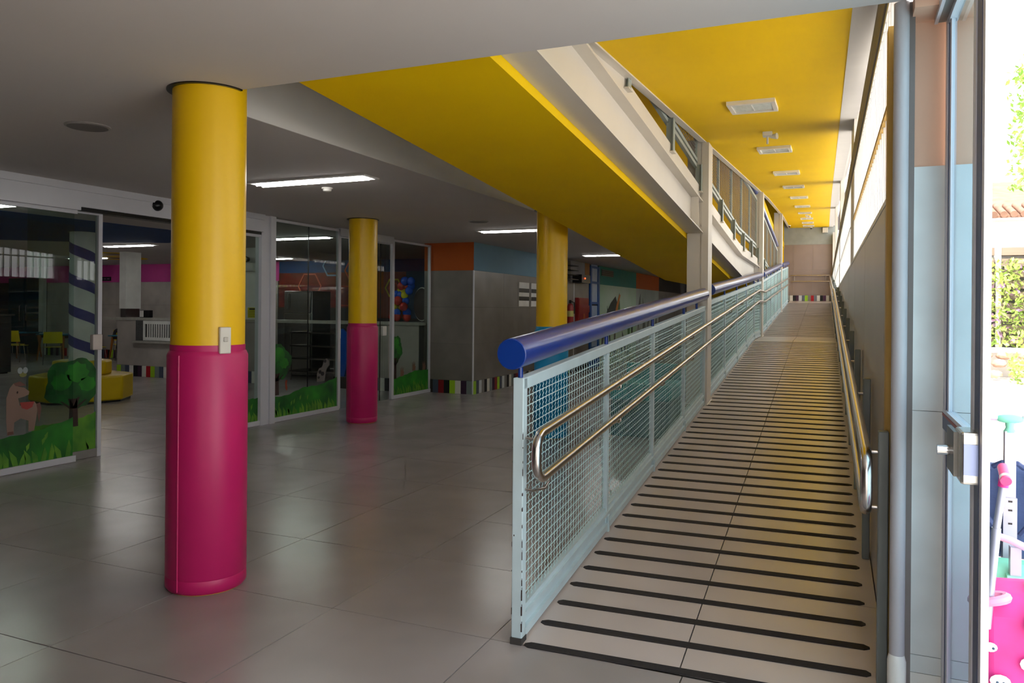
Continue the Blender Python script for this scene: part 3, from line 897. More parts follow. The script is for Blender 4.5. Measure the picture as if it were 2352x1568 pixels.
t.part('sensor_head', MB().lathe([(.045, 2.746), (.04, 2.725), (.02, 2.718)], (-2.35, 3.07, 0), 24), M_plw)

# ================================================================== the glass front (plane X = -4.6)
GX = -4.60
M_green1 = mat('crown_green', '#1c6420', rough=0.6, scale=6, col2='#0d3a16')
M_green2 = mat('grass_green', '#2f8f22', rough=0.6, scale=3, col2='#0e4a18')
M_green3 = mat('blade_green', '#6aa02c', rough=0.6, scale=5, col2='#3f7d26')
M_green4 = mat('crown_light', '#2f8c20', rough=0.6, scale=5, col2='#1c661a')
M_trunk = mat('trunk_brown', '#33201a', rough=0.7, scale=8)
def plate(poly, x, d=0.0012):
    return MB().prism(poly, (x, x + d), 'x')
def tree_sticker(w, y, z0, cz, ry, rz_, x, seed=1, ycut=None):
    rnd = random.Random(seed)
    out = []
    for k in range(44):
        a = 2 * PI * k / 44
        f = 1 + .07 * math.sin(5 * a + seed) + rnd.uniform(-.05, .05)
        yy = y + ry * f * math.cos(a)
        if ycut: yy = min(max(yy, ycut[0]), ycut[1])
        out.append((yy, cz + rz_ * f * math.sin(a) * (1 if math.sin(a) > 0 else .95)))
    c = sub(w, 'tree_sticker', plate(out, x), M_green1, 'green tree sticker', smooth=False)
    for hy, hz, hr in ((-.42, .1, .34), (.12, .45, .4), (.5, -.05, .3)):
        P = [(y + ry * (hy + hr * (1 + .12 * math.sin(3 * k + seed)) * math.cos(k * PI / 8)), cz + rz_ * (hz + hr * (1 + .12 * math.sin(3 * k + seed)) * math.sin(k * PI / 8))) for k in range(16)]
        if ycut: P = [(min(max(u, ycut[0]), ycut[1]), w_) for u, w_ in P]
        sub(c, 'crown_highlight', plate(P, x + .0013, .0004), M_green4, smooth=False)
    q = MB()
    tw = ry * .13
    q.prism([(y - tw * 1.3, z0), (y + tw * 1.3, z0), (y + tw, cz - rz_ * .6), (y - tw, cz - rz_ * .6)], (x + .0014, x + .0022), 'x')
    for dy, top in ((-.55, .35), (.55, .3), (-.2, .55), (.22, .6)):
        b = (y + dy * tw, z0 + (cz - rz_ * .6 - z0) * .65)
        e = (y + dy * ry * .8, cz - rz_ * (.8 - top * .4))
        q.prism([(b[0] - tw * .5, b[1]), (b[0] + tw * .5, b[1]), (e[0] + tw * .3, e[1]), (e[0] - tw * .3, e[1])], (x + .0014, x + .0022), 'x')
    sub(c, 'trunk', q, M_trunk, smooth=False)
def grass_sticker(w, y0, y1, tops, x, seed=1, m=None):
    n = 24
    top = []
    for k in range(n + 1):
        y = y0 + (y1 - y0) * k / n
        top.append((y, interp(tops, (y - y0) / (y1 - y0)) + .006 * math.sin(k * 1.9)))
    g = sub(w, 'grass_sticker', plate([(y0, .06)] + [(y1, .06)] + top[::-1], x), m or M_green2, 'green grass sticker', smooth=False)
    rnd = random.Random(seed)
    q = MB()
    y = y0 + .02
    while y < y1 - .04:
        h = rnd.uniform(.09, .17)
        l = rnd.uniform(-.05, .05)
        yt = min(max(y + l, y0 + .005), y1 - .005)
        ym = min(y + .05, y1 - .005)
        q.prism([(y, .062), (ym, .062), (min(max(y + .05 + l * .4, y0 + .005), y1 - .005), .062 + h * .5), (yt, .062 + h), (min(max(y - .005 + l * .5, y0 + .003), y1 - .005), .062 + h * .55)], (x + .0014, x + .0022), 'x')
        y += rnd.uniform(.05, .09)
    for k in range(int((y1 - y0) * 4)):
        yy, zz = rnd.uniform(y0 + .1, y1 - .1), rnd.uniform(.16, .26)
        q.prism([(yy, zz), (yy + .025, zz + .03), (yy + .03, zz + .08), (yy - .005, zz + .05)], (x + .0014, x + .0022), 'x')
    sub(g, 'leaf_blades', q, M_green3, kind='stuff', smooth=False)
def pane(name, label, y0, y1, z1, cat='window', kind='structure', x=GX, bot=.065, stile=True, extra=None):
    o = single(name, MB().box(x - .005, x + .005, y0 + .02, y1 - .02, bot - .01, z1 - .01), M_glass, label, cat, kind=kind, smooth=False)
    if bot > .03:
        sub(o, 'bottom_rail', MB().box(x - .028, x + .028, y0, y1, 0.004, bot), M_alu, smooth=False)
    sub(o, 'top_rail', MB().box(x - .024, x + .024, y0, y1, z1 - .035, z1), M_alu, smooth=False)
    return o
# header over the sliding doors
h = single('trim_2', MB().box(GX - .10, GX + .06, .28, 4.66, 2.58, 2.76), M_alu, 'long white header box over the sliding glass doors', 'trim', kind='structure', smooth=False)
sub(h, 'ledge', MB().box(GX - .10, GX + .085, .28, 4.66, 2.69, 2.76), M_alu, smooth=False)
sub(h, 'lower_ledge', MB().box(GX - .10, GX + .075, .28, 2.02, 2.5, 2.58), M_alu, smooth=False)
sub(h, 'lower_ledge', MB().box(GX - .03, GX + .07, 2.02, 4.66, 2.535, 2.58), M_alu, smooth=False)
sub(h, 'track_slot', MB().box(GX - .09, GX + .03, 2.02, 4.66, 2.50, 2.54), M_dark, 'black track slot', smooth=False)
t = Thing('motion_sensor', 'black half dome door sensor on the white header', 'sensor', (GX + .07, 2.95, 2.64))
t.part('dome', MB().ball((GX + .06, 2.95, 2.665), .062, 16, 10, (1, 1.1, 1)), M_dark)
t.part('back_plate', MB().box(GX + .058, GX + .066, 2.87, 3.03, 2.65, 2.70), M_alu, smooth=False)

w = pane('window_1', 'fixed glass panel at the left with pony and grass stickers', .30, 2.02, 2.5)
SX = GX + .0062
grass_sticker(w, .5, 2.0, [(0, .30), (.55, .34), (.75, .36), (1, .44)], SX, 3)
M_pony = mat('pony_tan', '#8a7062', rough=0.6)
M_pony2 = mat('pony_brown', '#6a463c', rough=0.6)
py = sub(w, 'pony_sticker', plate([(1.345, .36), (1.405, .36), (1.41, .47), (1.47, .50), (1.545, .47), (1.545, .37), (1.60, .37), (1.62, .48), (1.635, .60), (1.60, .645), (1.46, .62), (1.445, .69), (1.50, .70), (1.545, .715), (1.55, .745), (1.50, .785), (1.44, .80), (1.40, .83), (1.365, .79), (1.335, .70), (1.335, .50)], SX + .0015), M_pony, 'tan pony sticker', smooth=False)
sub(py, 'mane', plate([(1.40, .83), (1.46, .845), (1.52, .805), (1.47, .80), (1.42, .805)], SX + .003), M_pony2, smooth=False)
sub(py, 'tail', plate([(1.62, .62), (1.655, .63), (1.67, .58), (1.65, .44), (1.635, .50), (1.63, .57)], SX + .003), M_pony2, smooth=False)
sub(py, 'saddle', plate([(1.46, .65), (1.60, .645), (1.58, .595), (1.53, .575), (1.48, .595)], SX + .003), mat('saddle_red', '#9c3a34', rough=0.6), smooth=False)
sub(py, 'eye', plate([(1.437 + .008 * math.cos(k), .745 + .012 * math.sin(k)) for k in range(6)], SX + .003), M_trunk, smooth=False)
sub(py, 'hoof', plate([(1.345, .36), (1.405, .36), (1.40, .39), (1.35, .39)], SX + .003), M_pony2, smooth=False)
be = sub(w, 'bee_sticker', plate([(1.49 + .035 * math.cos(k * PI / 8), .905 + .022 * math.sin(k * PI / 8)) for k in range(16)], SX + .0015), mat('bee_olive', '#7d7a3e', rough=0.6), 'small bee sticker', smooth=False)
for dy in (-.03, .02):
    sub(be, 'wing', plate([(1.49 + dy + .025 * math.cos(k * PI / 6), .945 + .03 * math.sin(k * PI / 6)) for k in range(12)], SX + .003), mat('wing_grey', '#9aa4a2', rough=0.6), smooth=False)

d = pane('door_1', 'sliding glass leaf with a big tree sticker and white edge', 1.55, 2.35, 2.52, cat='door', x=GX - .06, bot=.0)
sub(d, 'stile', MB().box(GX - .085, GX - .035, 2.305, 2.35, .0, 2.52), M_alu, smooth=False)
sub(d, 'bottom_rail', MB().box(GX - .085, GX - .035, 1.6, 2.305, .004, .085), mat('grey_aluminium', '#9a9692', rough=0.4, metal=0.3), smooth=False)
hd = sub(d, 'handle', MB().box(GX - .04, GX + .01, 2.215, 2.325, 1.10, 1.26), mat('warm_white_plastic', '#d8ccc4', rough=0.4), 'white lock block', smooth=False)
bevel(hd, .01)
tree_sticker(d, 2.05, .34, .77, .31, .25, GX - .054, 2, (1.60, 2.30))
grass_sticker(d, 1.62, 2.30, [(0, .40), (.6, .39), (1, .46)], GX - .054, 5, M_green3)

w = pane('window_2', 'narrow glass panel between the near column and the white mullion', 3.85, 4.65, 2.5)
tree_sticker(w, 4.15, .4, .85, .26, .32, SX, 4)
grass_sticker(w, 3.9, 4.63, [(0, .50), (.4, .38), (1, .36)], SX, 6)
single('trim_3', MB().box(GX - .07, GX + .035, 4.65, 4.80, 0, 2.76).box(GX - .04, GX + .06, 4.80, 4.90, 0, 2.76), M_alu, 'broad white mullion of the glass front', 'trim', kind='structure', smooth=False)
w = pane('window_3', 'middle glass panel with tree and spotted cow stickers', 4.90, 6.38, 2.74)
sub(w, 'glass_joint', MB().box(GX - .007, GX + .007, 5.65, 5.658, .06, 2.71), M_dark, 'dark glass joint', smooth=False)
sub(w, 'stile', MB().box(GX - .024, GX + .024, 6.345, 6.385, 0.01, 2.74), M_alu, smooth=False)
tree_sticker(w, 4.99, .36, .80, .30, .25, SX, 7, (4.925, 6.3))
grass_sticker(w, 4.92, 6.34, [(0, .34), (.2, .34), (.45, .42), (.7, .42), (1, .50)], SX, 8)
cow = sub(w, 'cow_sticker', plate([(5.86, .47), (6.04, .47), (6.07, .60), (6.10, .66), (6.16, .70), (6.15, .76), (6.09, .80), (6.02, .78), (5.98, .68), (5.90, .66), (5.86, .58)], SX + .0015), mat('cow_grey', '#6e6a66', rough=0.6), 'grey spotted cow sticker', smooth=False)
for cy, cz, r in ((5.93, .61, .035), (5.99, .58, .04), (5.90, .53, .025), (6.05, .76, .03)):
    sub(cow, 'spot', plate([(cy + r * math.cos(k * PI / 5), cz + r * .8 * math.sin(k * PI / 5)) for k in range(10)], SX + .003), M_dark, smooth=False)
mk = sub(w, 'monkey_sticker', plate([(5.17, .44), (5.20, .40), (5.215, .44), (5.20, .50), (5.21, .545), (5.185, .56), (5.165, .53)], SX + .0015), mat('monkey_red', '#8a3a22', rough=0.6), 'small red monkey sticker', smooth=False)
d = pane('door_2', 'narrow glass door leaf behind the farther column', 6.40, 7.88, 2.66, cat='door', x=GX - .05, bot=.0)
sub(d, 'stile', MB().box(GX - .075, GX - .025, 6.44, 6.475, 0.01, 2.66), M_alu, smooth=False)
sub(d, 'header', MB().box(GX - .06, GX + .03, 6.38, 7.9, 2.64, 2.76), M_alu, smooth=False)
sub(d, 'edge', MB().box(GX - .056, GX - .044, 7.60, 7.612, 0.01, 2.64), M_dark, 'dark glass edge', smooth=False)
bevel(sub(d, 'handle', MB().box(GX - .05, GX + .0, 6.40, 6.45, 1.08, 1.24), M_plw, smooth=False), .008)
bevel(sub(d, 'handle', MB().box(GX - .05, GX + .0, 7.62, 7.74, 1.09, 1.25), M_plw, smooth=False), .01)
w = pane('window_4', 'farthest glass panel with hill and small tree stickers', 7.88, 9.20, 2.72)
sub(w, 'stile', MB().box(GX - .024, GX + .024, 7.86, 7.93, 0.01, 2.72), M_alu, smooth=False)
sub(w, 'stile', MB().box(GX - .024, GX + .024, 9.15, 9.19, 0.01, 2.72), M_alu, smooth=False)
tree_sticker(w, 8.0, .34, .84, .22, .24, SX, 9, (7.94, 9.1))
grass_sticker(w, 7.94, 9.14, [(0, .34), (.3, .38), (.62, .44), (1, .42)], SX, 10)
M_hand = mat('hand_tan', '#6e5040', rough=0.6)
for yy, zz in ((8.22, .37), (8.62, .44), (8.98, .43)):
    sub(w, 'hand_sticker', plate([(yy - .05, zz), (yy + .05, zz), (yy + .07, zz + .08), (yy + .045, zz + .075), (yy + .05, zz + .15), (yy + .02, zz + .09), (yy, zz + .17), (yy - .02, zz + .09), (yy - .05, zz + .16), (yy - .045, zz + .07)], SX + .0015), M_hand, 'brown hand sticker', smooth=False)

# ================================================================== dining room things
# yellow sofa ring about the spiral column
M_sofa = mat('yellow_leather', '#d9b408', rough=0.35, var=0.06, scale=3, bump=0.05, bscale=8)
sx, sy = -9.05, 5.53
t = Thing('ring_sofa', 'yellow upholstered ring sofa around the spiral column', 'sofa', (sx, sy, 0))
def octa(r, rot=.2): return [(sx + r * math.cos(rot + k * PI / 4), sy + r * math.sin(rot + k * PI / 4)) for k in range(8)]
bevel(t.part('seat', MB().ring(octa(.76), octa(.225), .03, .43), M_sofa), .035, 3)
bevel(t.part('backrest', MB().ring(octa(.44), octa(.226), .425, .66), M_sofa), .04, 3)
t.part('plinth', MB().ring(octa(.72), octa(.225), 0, .035), M_dark, smooth=False)
# tables and chairs
M_ttop = mat('teal_laminate', '#0d6a86', rough=0.4)
M_wood = mat('warm_wood', '#9a5a1e', rough=0.5, scale=10, stretch=(1, 1, .2))
M_chy = mat('yellow_plastic', '#d6c40a', rough=0.4)
M_chrome = mat('chrome', '#d0d0d0', rough=0.12, metal=1.0)
def dining_table(x, y, label):
    t = Thing('dining_table', label, 'table', (x, y, 0), 'dining tables')
    bevel(t.part('table_top', MB().box(x - .55, x + .55, y - .4, y + .4, .72, .75), M_ttop), .008)
    t.part('apron', MB().box(x - .48, x + .48, y - .33, y + .33, .64, .72), M_trunk, smooth=False)
    for dx in (-1, 1):
        for dy in (-1, 1):
            t.part('leg', MB().tube([(x + dx * .46, y + dy * .31, .70), (x + dx * .53, y + dy * .37, 0)], [.035, .018], 10), M_wood)
dining_table(-15.35, 11.95, 'teal topped table nearest the serving counter')
dining_table(-17.75, 11.6, 'teal topped table left of the spiral column')
dining_table(-20.1, 11.9, 'teal topped table farthest to the left')
def make_chair(label):
    t = Thing('dining_chair', label, 'chair', (0, 0, 0), 'yellow dining chairs')
    s = MB()
    s.hexa([(-.21, -.2, .44), (.21, -.2, .44), (.21, .2, .45), (-.21, .2, .45), (-.22, -.21, .455), (.22, -.21, .455), (.22, .2, .465), (-.22, .2, .465)])
    bevel(t.part('seat', s, M_chy), .01)
    b = MB()
    pts = [(-.22, .235), (-.11, .265), (0, .275), (.11, .265), (.22, .235)]
    vs = []
    for x, y in pts:
        vs += [(x, y, .56), (x, y + .015, .56), (x * .95, y + .06, .86), (x * .95, y + .075, .86)]
    fs = []
    for k in range(4):
        i = 4 * k
        fs += [(i, i + 4, i + 6, i + 2), (i + 1, i + 3, i + 7, i + 5), (i + 2, i + 6, i + 7, i + 3), (i, i + 1, i + 5, i + 4)]
    fs += [(0, 2, 3, 1), (16, 17, 19, 18)]
    t.part('backrest', b.add(vs, fs), M_chy)
    for dx in (-1, 1):
        t.part('leg', MB().tube([(dx * .19, -.18, .45), (dx * .22, -.23, 0)], .010, 8), M_chrome)
        t.part('leg', MB().tube([(dx * .20, .28, .75), (dx * .20, .22, .45), (dx * .22, .26, 0)], .010, 8), M_chrome)
    return t.e
ch0 = make_chair('yellow chair with its back turned, between the two left tables')
ch0.location = (-18.95, 11.0, 0); ch0.rotation_euler[2] = PI - .15
for x, y, a, lb in ((-18.25, 10.62, PI + .5, 'yellow chair nearest the glass, left of the spiral column'),
                    (-18.1, 12.45, -.1, 'yellow chair behind the table left of the spiral column'),
                    (-16.65, 10.5, PI + 1.0, 'yellow chair just behind the spiral column'),
                    (-15.85, 11.1, PI - .1, 'yellow chair at the left end of the counter side table'),
                    (-14.4, 12.5, -.4, 'yellow chair behind the counter side table'),
                    (-21.1, 11.6, PI / 2, 'yellow chair at the far left table'),
                    (-16.36, 12.42, 1.0, 'yellow chair under the seated child')):
    copy_tree(ch0, (x, y, 0), a, lb)
# a seated diner, mostly behind the counter
t = Thing('person', 'seated dark haired child in dark clothes leaning at the table behind the counter', 'person', (-16.45, 12.45, 0))
bm = bpy.data.meshes.new('body')
J = [(0, 0, .52), (0, -.02, .72), (0, -.06, .92), (0, -.09, 1.0), (0, -.11, 1.09), (.15, -.07, .90), (.20, -.18, .76), (.10, -.36, .78), (-.15, -.07, .90), (-.20, -.18, .76), (-.10, -.36, .78), (.09, -.32, .50), (.09, -.34, .10), (-.09, -.32, .50), (-.09, -.34, .10)]
EG = [(0, 1), (1, 2), (2, 3), (3, 4), (2, 5), (5, 6), (6, 7), (2, 8), (8, 9), (9, 10), (0, 11), (11, 12), (0, 13), (13, 14)]
RR = [.12, .11, .10, .045, .085, .05, .04, .03, .05, .04, .03, .07, .04, .07, .04]
bm.from_pydata(J, EG, [])
M_cloth = mat('dark_clothes', '#1c1c24', rough=0.8)
M_skin = mat('skin', '#a87358', rough=0.55)
bm.materials.append(M_cloth)
bo = bpy.data.objects.new('body', bm); COL.objects.link(bo); bo.parent = t.e
sk = bo.modifiers.new('skin', 'SKIN')
for v_, r_ in zip(bm.skin_vertices[0].data, RR): v_.radius = (r_, r_)
bm.skin_vertices[0].data[0].use_root = True
ss = bo.modifiers.new('sub', 'SUBSURF'); ss.levels = 2; ss.render_levels = 2
t2 = MB().ball((0, -.12, 1.10), .092, 14, 10, (.9, 1.0, 1.18)).ball((0, -.215, 1.09), .016, 8, 6)
t2.ball((.088, -.12, 1.09), .02, 8, 6).ball((-.088, -.12, 1.09), .02, 8, 6)
def loc(o): o.location = (0, 0, 0); return o
hd = bpy.data.objects.new('head', t2.mesh('head', M_skin)); COL.objects.link(hd); hd.parent = t.e
hr = bpy.data.objects.new('hair', MB().ball((0, -.10, 1.125), .102, 14, 10, (.95, 1.0, 1.1)).mesh('hair', M_dark)); COL.objects.link(hr); hr.parent = t.e
for dx in (-1, 1):
    hh = MB()
    hh.ball((dx * .10, -.39, .785), .03, 10, 6, (1, 1.2, .6))
    for f_ in range(4):
        x = dx * .10 + (f_ - 1.5) * .014
        hh.tube([(x, -.41, .79), (x, -.445 + abs(f_ - 1.5) * .006, .785), (x, -.465 + abs(f_ - 1.5) * .008, .772)], .007, 6)
    hh.tube([(dx * .075, -.385, .785), (dx * .058, -.41, .78), (dx * .055, -.43, .775)], .008, 6)
    q = bpy.data.objects.new('hand', hh.mesh('hand', M_skin)); COL.objects.link(q); q.parent = t.e
t.e.rotation_euler[2] = 1.0
t.e.location = (-16.36, 12.35, -.06)

# dark cabinet at the picture's left edge and glazed double door behind
t = Thing('cabinet', 'dark tall cabinet at the left edge of the dining room', 'cabinet', (-15.4, 8.0, 0))
bevel(t.part('body', MB().box(-16.2, -14.9, 7.5, 8.25, 0.03, 1.30), mat('dark_laminate', '#2a2624', rough=0.5)), .01)
t.part('top', MB().box(-16.25, -14.85, 7.45, 8.3, 1.30, 1.34), mat('black_laminate', '#181614', rough=0.4), smooth=False)
t.part('plinth', MB().box(-16.15, -14.95, 7.55, 8.2, 0, .03), M_dark, smooth=False)
t = Thing('door_4', 'dark glazed double door with chrome pulls in the back wall', 'door', (-21.35, 12.97, 0), kind='structure')
for x0, x1 in ((-22.1, -21.36), (-21.34, -20.6)):
    lf_ = t.part('leaf', MB().box(x0, x1, 12.95, 12.985, .02, 2.4), mat('dark_blue_glass', '#0f3440', rough=0.12, var=.1), smooth=False)
for x in (-21.5, -21.2):
    t.part('handle', MB().tube([(x, 12.94, 1.05), (x, 12.90, 1.07), (x, 12.90, 1.53), (x, 12.94, 1.55)], .014, 8), M_chrome)
single('trim_4', MB().box(-20.6, -20.38, 12.9, 13.0, 0, 2.76), M_cw, 'pale upright beside the dark glazed door', 'trim', kind='structure', smooth=False)
t = Thing('wall_sign', 'small black sign on the pink band', 'sign', (-17.8, 12.98, 2.29))
t.part('board', MB().box(-18.06, -17.55, 12.975, 12.994, 2.29, 2.41), M_dark, smooth=False)
for x in (-17.98, -17.84, -17.70):
    t.part('lettering', MB().box(x, x + .10, 12.972, 12.976, 2.335, 2.365), mat('sign_violet', '#a870a0', rough=0.6), smooth=False)

# serving counter: worktop, lower walls, slatted niche
M_work = mat('pale_stone', '#a8a49a', rough=0.3, var=.08, scale=12)
bevel(single('worktop', MB().box(-12.9, -4.68, 8.98, 9.46, 1.235, 1.295), M_work, 'long pale stone worktop of the serving counter', 'worktop'), .006)
t = Thing('serving_counter', 'cement tiled lower wall of the serving counter with coloured base tiles', 'counter', (-8.5, 9.2, 0))
for x0, x1 in ((-12.45, -10.3), (-9.0, -8.45), (-5.95, -4.72)):
    t.part('core', MB().box(x0 + .01, x1 - .01, 9.02, 9.4, 0, 1.235), M_grout, smooth=False)
    for z0, z1 in ((.24, .74), (.74, 1.233)):
        if x0 == -12.45 and z0 > .5:
            t.part('wall_tile', MB().box(x0, -11.87, 9.0, 9.021, z0 + .002, z1), M_gwall2, smooth=False)
        else:
            t.part('wall_tile', MB().box(x0, x1, 9.0, 9.021, z0 + .002, z1), M_gwall2, smooth=False)
    x = x0
    i = 0
    while x < x1 - .05:
        t.part('dado_tile', MB().box(x, min(x + .125, x1), 8.993, 9.021, 0, .238), DM[['#a6d62a', '#7f8a86', '#4a5468', '#e8e4da', '#141318', '#3a2038', '#e0ddd0', '#c01428'][i % 8]], smooth=False)
        x += .128; i += 1
t.part('ledge', MB().box(-11.91, -10.3, 8.93, 9.02, .74, .79), M_work, smooth=False)
t.part('niche_back', MB().box(-11.87, -10.3, 9.0, 9.02, .79, 1.235), M_dark, smooth=False)
t.part('granite_cheek', MB().box(-11.85, -11.61, 8.97, 9.0, .79, 1.235), mat('dark_granite', '#4a4a4a', rough=.4, scale=90, var=.6), smooth=False)
g = MB().box(-11.61, -10.65, 8.955, 8.98, .80, .87).box(-11.61, -10.65, 8.955, 8.98, 1.16, 1.23).box(-11.61, -11.56, 8.955, 8.98, .87, 1.16).box(-10.70, -10.65, 8.955, 8.98, .87, 1.16)
gt = t.part('gate', g, M_cw, 'white slatted gate', smooth=False)
for k in range(12):
    x = -11.50 + k * .067
    t.part('slat', MB().box(x, x + .03, 8.958, 8.977, .86, 1.18), M_cw, parent=gt, smooth=False)
t = Thing('square_pillar', 'white flat pillar standing on the serving counter', 'pillar', (-12.3, 9.1, 1.3))
t.part('shaft', MB().box(-12.42, -12.22, 9.02, 9.42, 1.49, 2.76), M_cw, smooth=False)
t.part('steel_foot', MB().box(-12.40, -12.24, 9.04, 9.40, 1.296, 1.49), M_inox, smooth=False)
t = Thing('square_pillar', 'white pillar on the counter behind the white mullion', 'pillar', (-8.7, 9.25, 1.3))
t.part('shaft', MB().box(-8.92, -8.5, 9.02, 9.44, 1.56, 2.76), M_cw, smooth=False)
t.part('foot', MB().box(-8.96, -8.46, 9.0, 9.455, 1.296, 1.56), M_white, smooth=False)
t = Thing('emergency_light', 'white twin spot emergency light on the middle pillar', 'light', (-8.8, 8.98, 2.3))
bevel(t.part('box', MB().box(-9.06, -8.55, 8.93, 9.02, 2.28, 2.45), M_plw), .01)
for x in (-9.0, -8.72):
    t.part('lamp_head', MB().tube([(x, 8.98, 2.52), (x, 8.90, 2.52)], [.05, .065], 14), M_dark)
    t.part('lens', MB().ball((x, 8.90, 2.52), .05, 12, 6, (1, .3, 1)), M_reflector)
t = Thing('caution_sign', 'small yellow printed notice at the foot of the middle pillar', 'sign', (-8.6, 8.99, 1.33))
t.part('sheet', MB().box(-8.72, -8.46, 8.985, 8.995, 1.33, 1.54), mat('notice_yellow', '#c8c020', rough=.6), smooth=False)
t.part('heading', MB().box(-8.68, -8.50, 8.983, 8.986, 1.49, 1.525), M_dark, smooth=False)
for k in range(4):
    t.part('text_line', MB().box(-8.69, -8.49, 8.983, 8.986, 1.355 + k * .033, 1.363 + k * .033), M_dark, smooth=False)
t = Thing('wall_sign', 'white exit style notice box on the left pillar foot', 'sign', (-11.7, 9.1, 1.3))
bevel(t.part('box', MB().box(-11.85, -11.55, 9.06, 9.16, 1.296, 1.46), M_dark), .01)
t.part('face', MB().box(-11.83, -11.72, 9.055, 9.061, 1.31, 1.45), M_plw, smooth=False)
t = Thing('refrigerator', 'tall stainless refrigerator behind the serving counter', 'refrigerator', (-8.75, 10.9, 0))
bevel(t.part('body', MB().box(-9.12, -8.38, 10.62, 11.3, .03, 1.92), mat('brushed_steel', '#a8a6a4', rough=.3, metal=.8)), .015)
bevel(t.part('upper_door', MB().box(-9.11, -8.39, 10.57, 10.62, 1.43, 1.91), M_inox), .01)
bevel(t.part('lower_door', MB().box(-9.11, -8.39, 10.57, 10.62, .08, 1.42), M_inox), .01)
t.part('handle', MB().tube([(-8.98, 10.57, 1.50), (-8.98, 10.53, 1.52), (-8.98, 10.53, 1.84), (-8.98, 10.57, 1.86)], .012, 8), M_chrome)
t = Thing('steel_rack', 'stainless shelf rack under the serving counter', 'rack', (-7.2, 10.2, 0))
for z in (.18, .45, .72, 1.0):
    t.part('shelf', MB().box(-8.4, -6.1, 9.9, 10.5, z, z + .03), M_inox, smooth=False)
for x in (-8.38, -7.25, -6.12):
    for y in (9.92, 10.48):
        t.part('post', MB().tube([(x, y, 0), (x, y, 1.1)], .018, 8), M_inox)
M_bal = {'b': mat('balloon_blue', '#1250c8', rough=.25), 'r': mat('balloon_red', '#c02a22', rough=.25), 'y': mat('balloon_yellow', '#d2c816', rough=.25)}
t = Thing('balloon_garland', 'garland of blue, red and yellow balloons on the serving counter', 'balloons', (-5.2, 9.25, 1.3))
rnd = random.Random(4)
for row, (z, cs_) in enumerate(((1.385, 'rrr'), (1.47, 'bbb'), (1.58, 'yyr'), (1.69, 'rrb'), (1.80, 'bby'), (1.88, 'yyb'), (1.97, 'rrb'), (2.06, 'bbb'))):
    for k, c in enumerate(cs_):
        x = -5.36 + .10 * k + rnd.uniform(-.03, .03) + (0 if row < 5 else .10 + .03 * (row - 5))
        bl = t.part('balloon', MB().ball((x, 9.2 + rnd.uniform(-.06, .1), z), rnd.uniform(.068, .085), 12, 8, (1, 1, 1.08)), M_bal[c])
t = Thing('round_board', 'black round board with a pale rim leaning on the counter', 'board', (-4.9, 9.4, 1.3))
disc = lambda r, y0, y1, c=(-4.84, 1.63): MB().prism([(c[0] + r * .55 * math.cos(k * PI / 16), c[1] + r * math.sin(k * PI / 16)) for k in range(32)], (y0, y1), 'y')
t.part('face', disc(.30, 9.30, 9.32), mat('board_brown', '#241812', rough=.4), smooth=False)
t.part('rim', disc(.32, 9.32, 9.335), M_plw, smooth=False)
t = Thing('blue_panel', 'blue curved panel edge behind the farther magenta column', 'panel', (-6.4, 9.1, 0))
t.part('board', MB().prism([(-6.55, .25), (-6.4, .2), (-6.32, .5), (-6.30, .8), (-6.34, 1.05), (-6.44, 1.15), (-6.55, 1.1)], (9.05, 9.09), 'y'), mat('panel_blue', '#0f50b4', rough=.4), smooth=False)
t.part('foot', MB().box(-6.6, -6.3, 9.0, 9.14, 0, .22), M_dark, smooth=False)

# ================================================================== things along the hall wall
for y0, lb in ((11.3, 'first framed white sheet with two black bars on the cement wall'), (11.98, 'second framed white sheet with two black bars, beside the blue padded column')):
    t = Thing('notice_sheet', lb, 'notice', (-3.69, y0 + .27, 1.6))
    t.part('sheet', MB().box(-3.694, -3.682, y0, y0 + .55, 1.61, 2.11), mat('paper', '#dcdad4', rough=.7), smooth=False)
    for z in (1.73, 1.90):
        t.part('black_bar', MB().box(-3.6825, -3.679, y0 + .0, y0 + .55, z, z + .085), M_dark, smooth=False)
M_red = mat('fire_red', '#8a0e12', rough=.35)
t = Thing('fire_extinguisher', 'red fire extinguisher hung beside the blue padded column', 'extinguisher', (-3.6, 14.33, 1.15))
t.part('cylinder', MB().lathe([(.03, 1.15), (.085, 1.17), (.085, 1.62), (.05, 1.69), (.02, 1.70)], (-3.6, 14.33, 0), 18), M_red)
t.part('valve', MB().box(-3.63, -3.57, 14.31, 14.35, 1.70, 1.78).tube([(-3.57, 14.33, 1.74), (-3.50, 14.33, 1.72), (-3.5, 14.33, 1.45)], .012, 6), M_dark)
t.part('label_band', MB().lathe([(.0865, 1.38), (.0865, 1.52)], (-3.6, 14.33, 0), 18), mat('label_yellow', '#c8c070', rough=.5))
t = Thing('hose_cabinet', 'flat red hose cabinet on the hall wall', 'cabinet', (-3.69, 15.37, .8))
t.part('body', MB().box(-3.69, -3.60, 14.97, 15.77, .85, 1.85), M_red, smooth=False)
t.part('door', MB().box(-3.60, -3.585, 14.99, 15.75, .87, 1.83), M_red, smooth=False)
t.part('emblem', MB().box(-3.586, -3.581, 15.33, 15.43, 1.32, 1.45), mat('emblem_orange', '#b06020', rough=.5), smooth=False)
bevel(single('alarm_button', MB().box(-3.695, -3.64, 15.9, 16.02, 1.48, 1.66), M_red, 'small red alarm box next to the hose cabinet', 'alarm'), .01)
t = Thing('wall_speaker', 'small black wall speaker with a red standby light', 'speaker', (-3.6, 15.05, 2.2))
t.part('case', MB().box(-3.70, -3.45, 14.75, 15.45, 2.22, 2.42), M_dark, smooth=False)
t.part('standby_light', MB().ball((-3.447, 15.0, 2.33), .02, 8, 6), mat('standby_red', '#ff4020', emit=2.0))
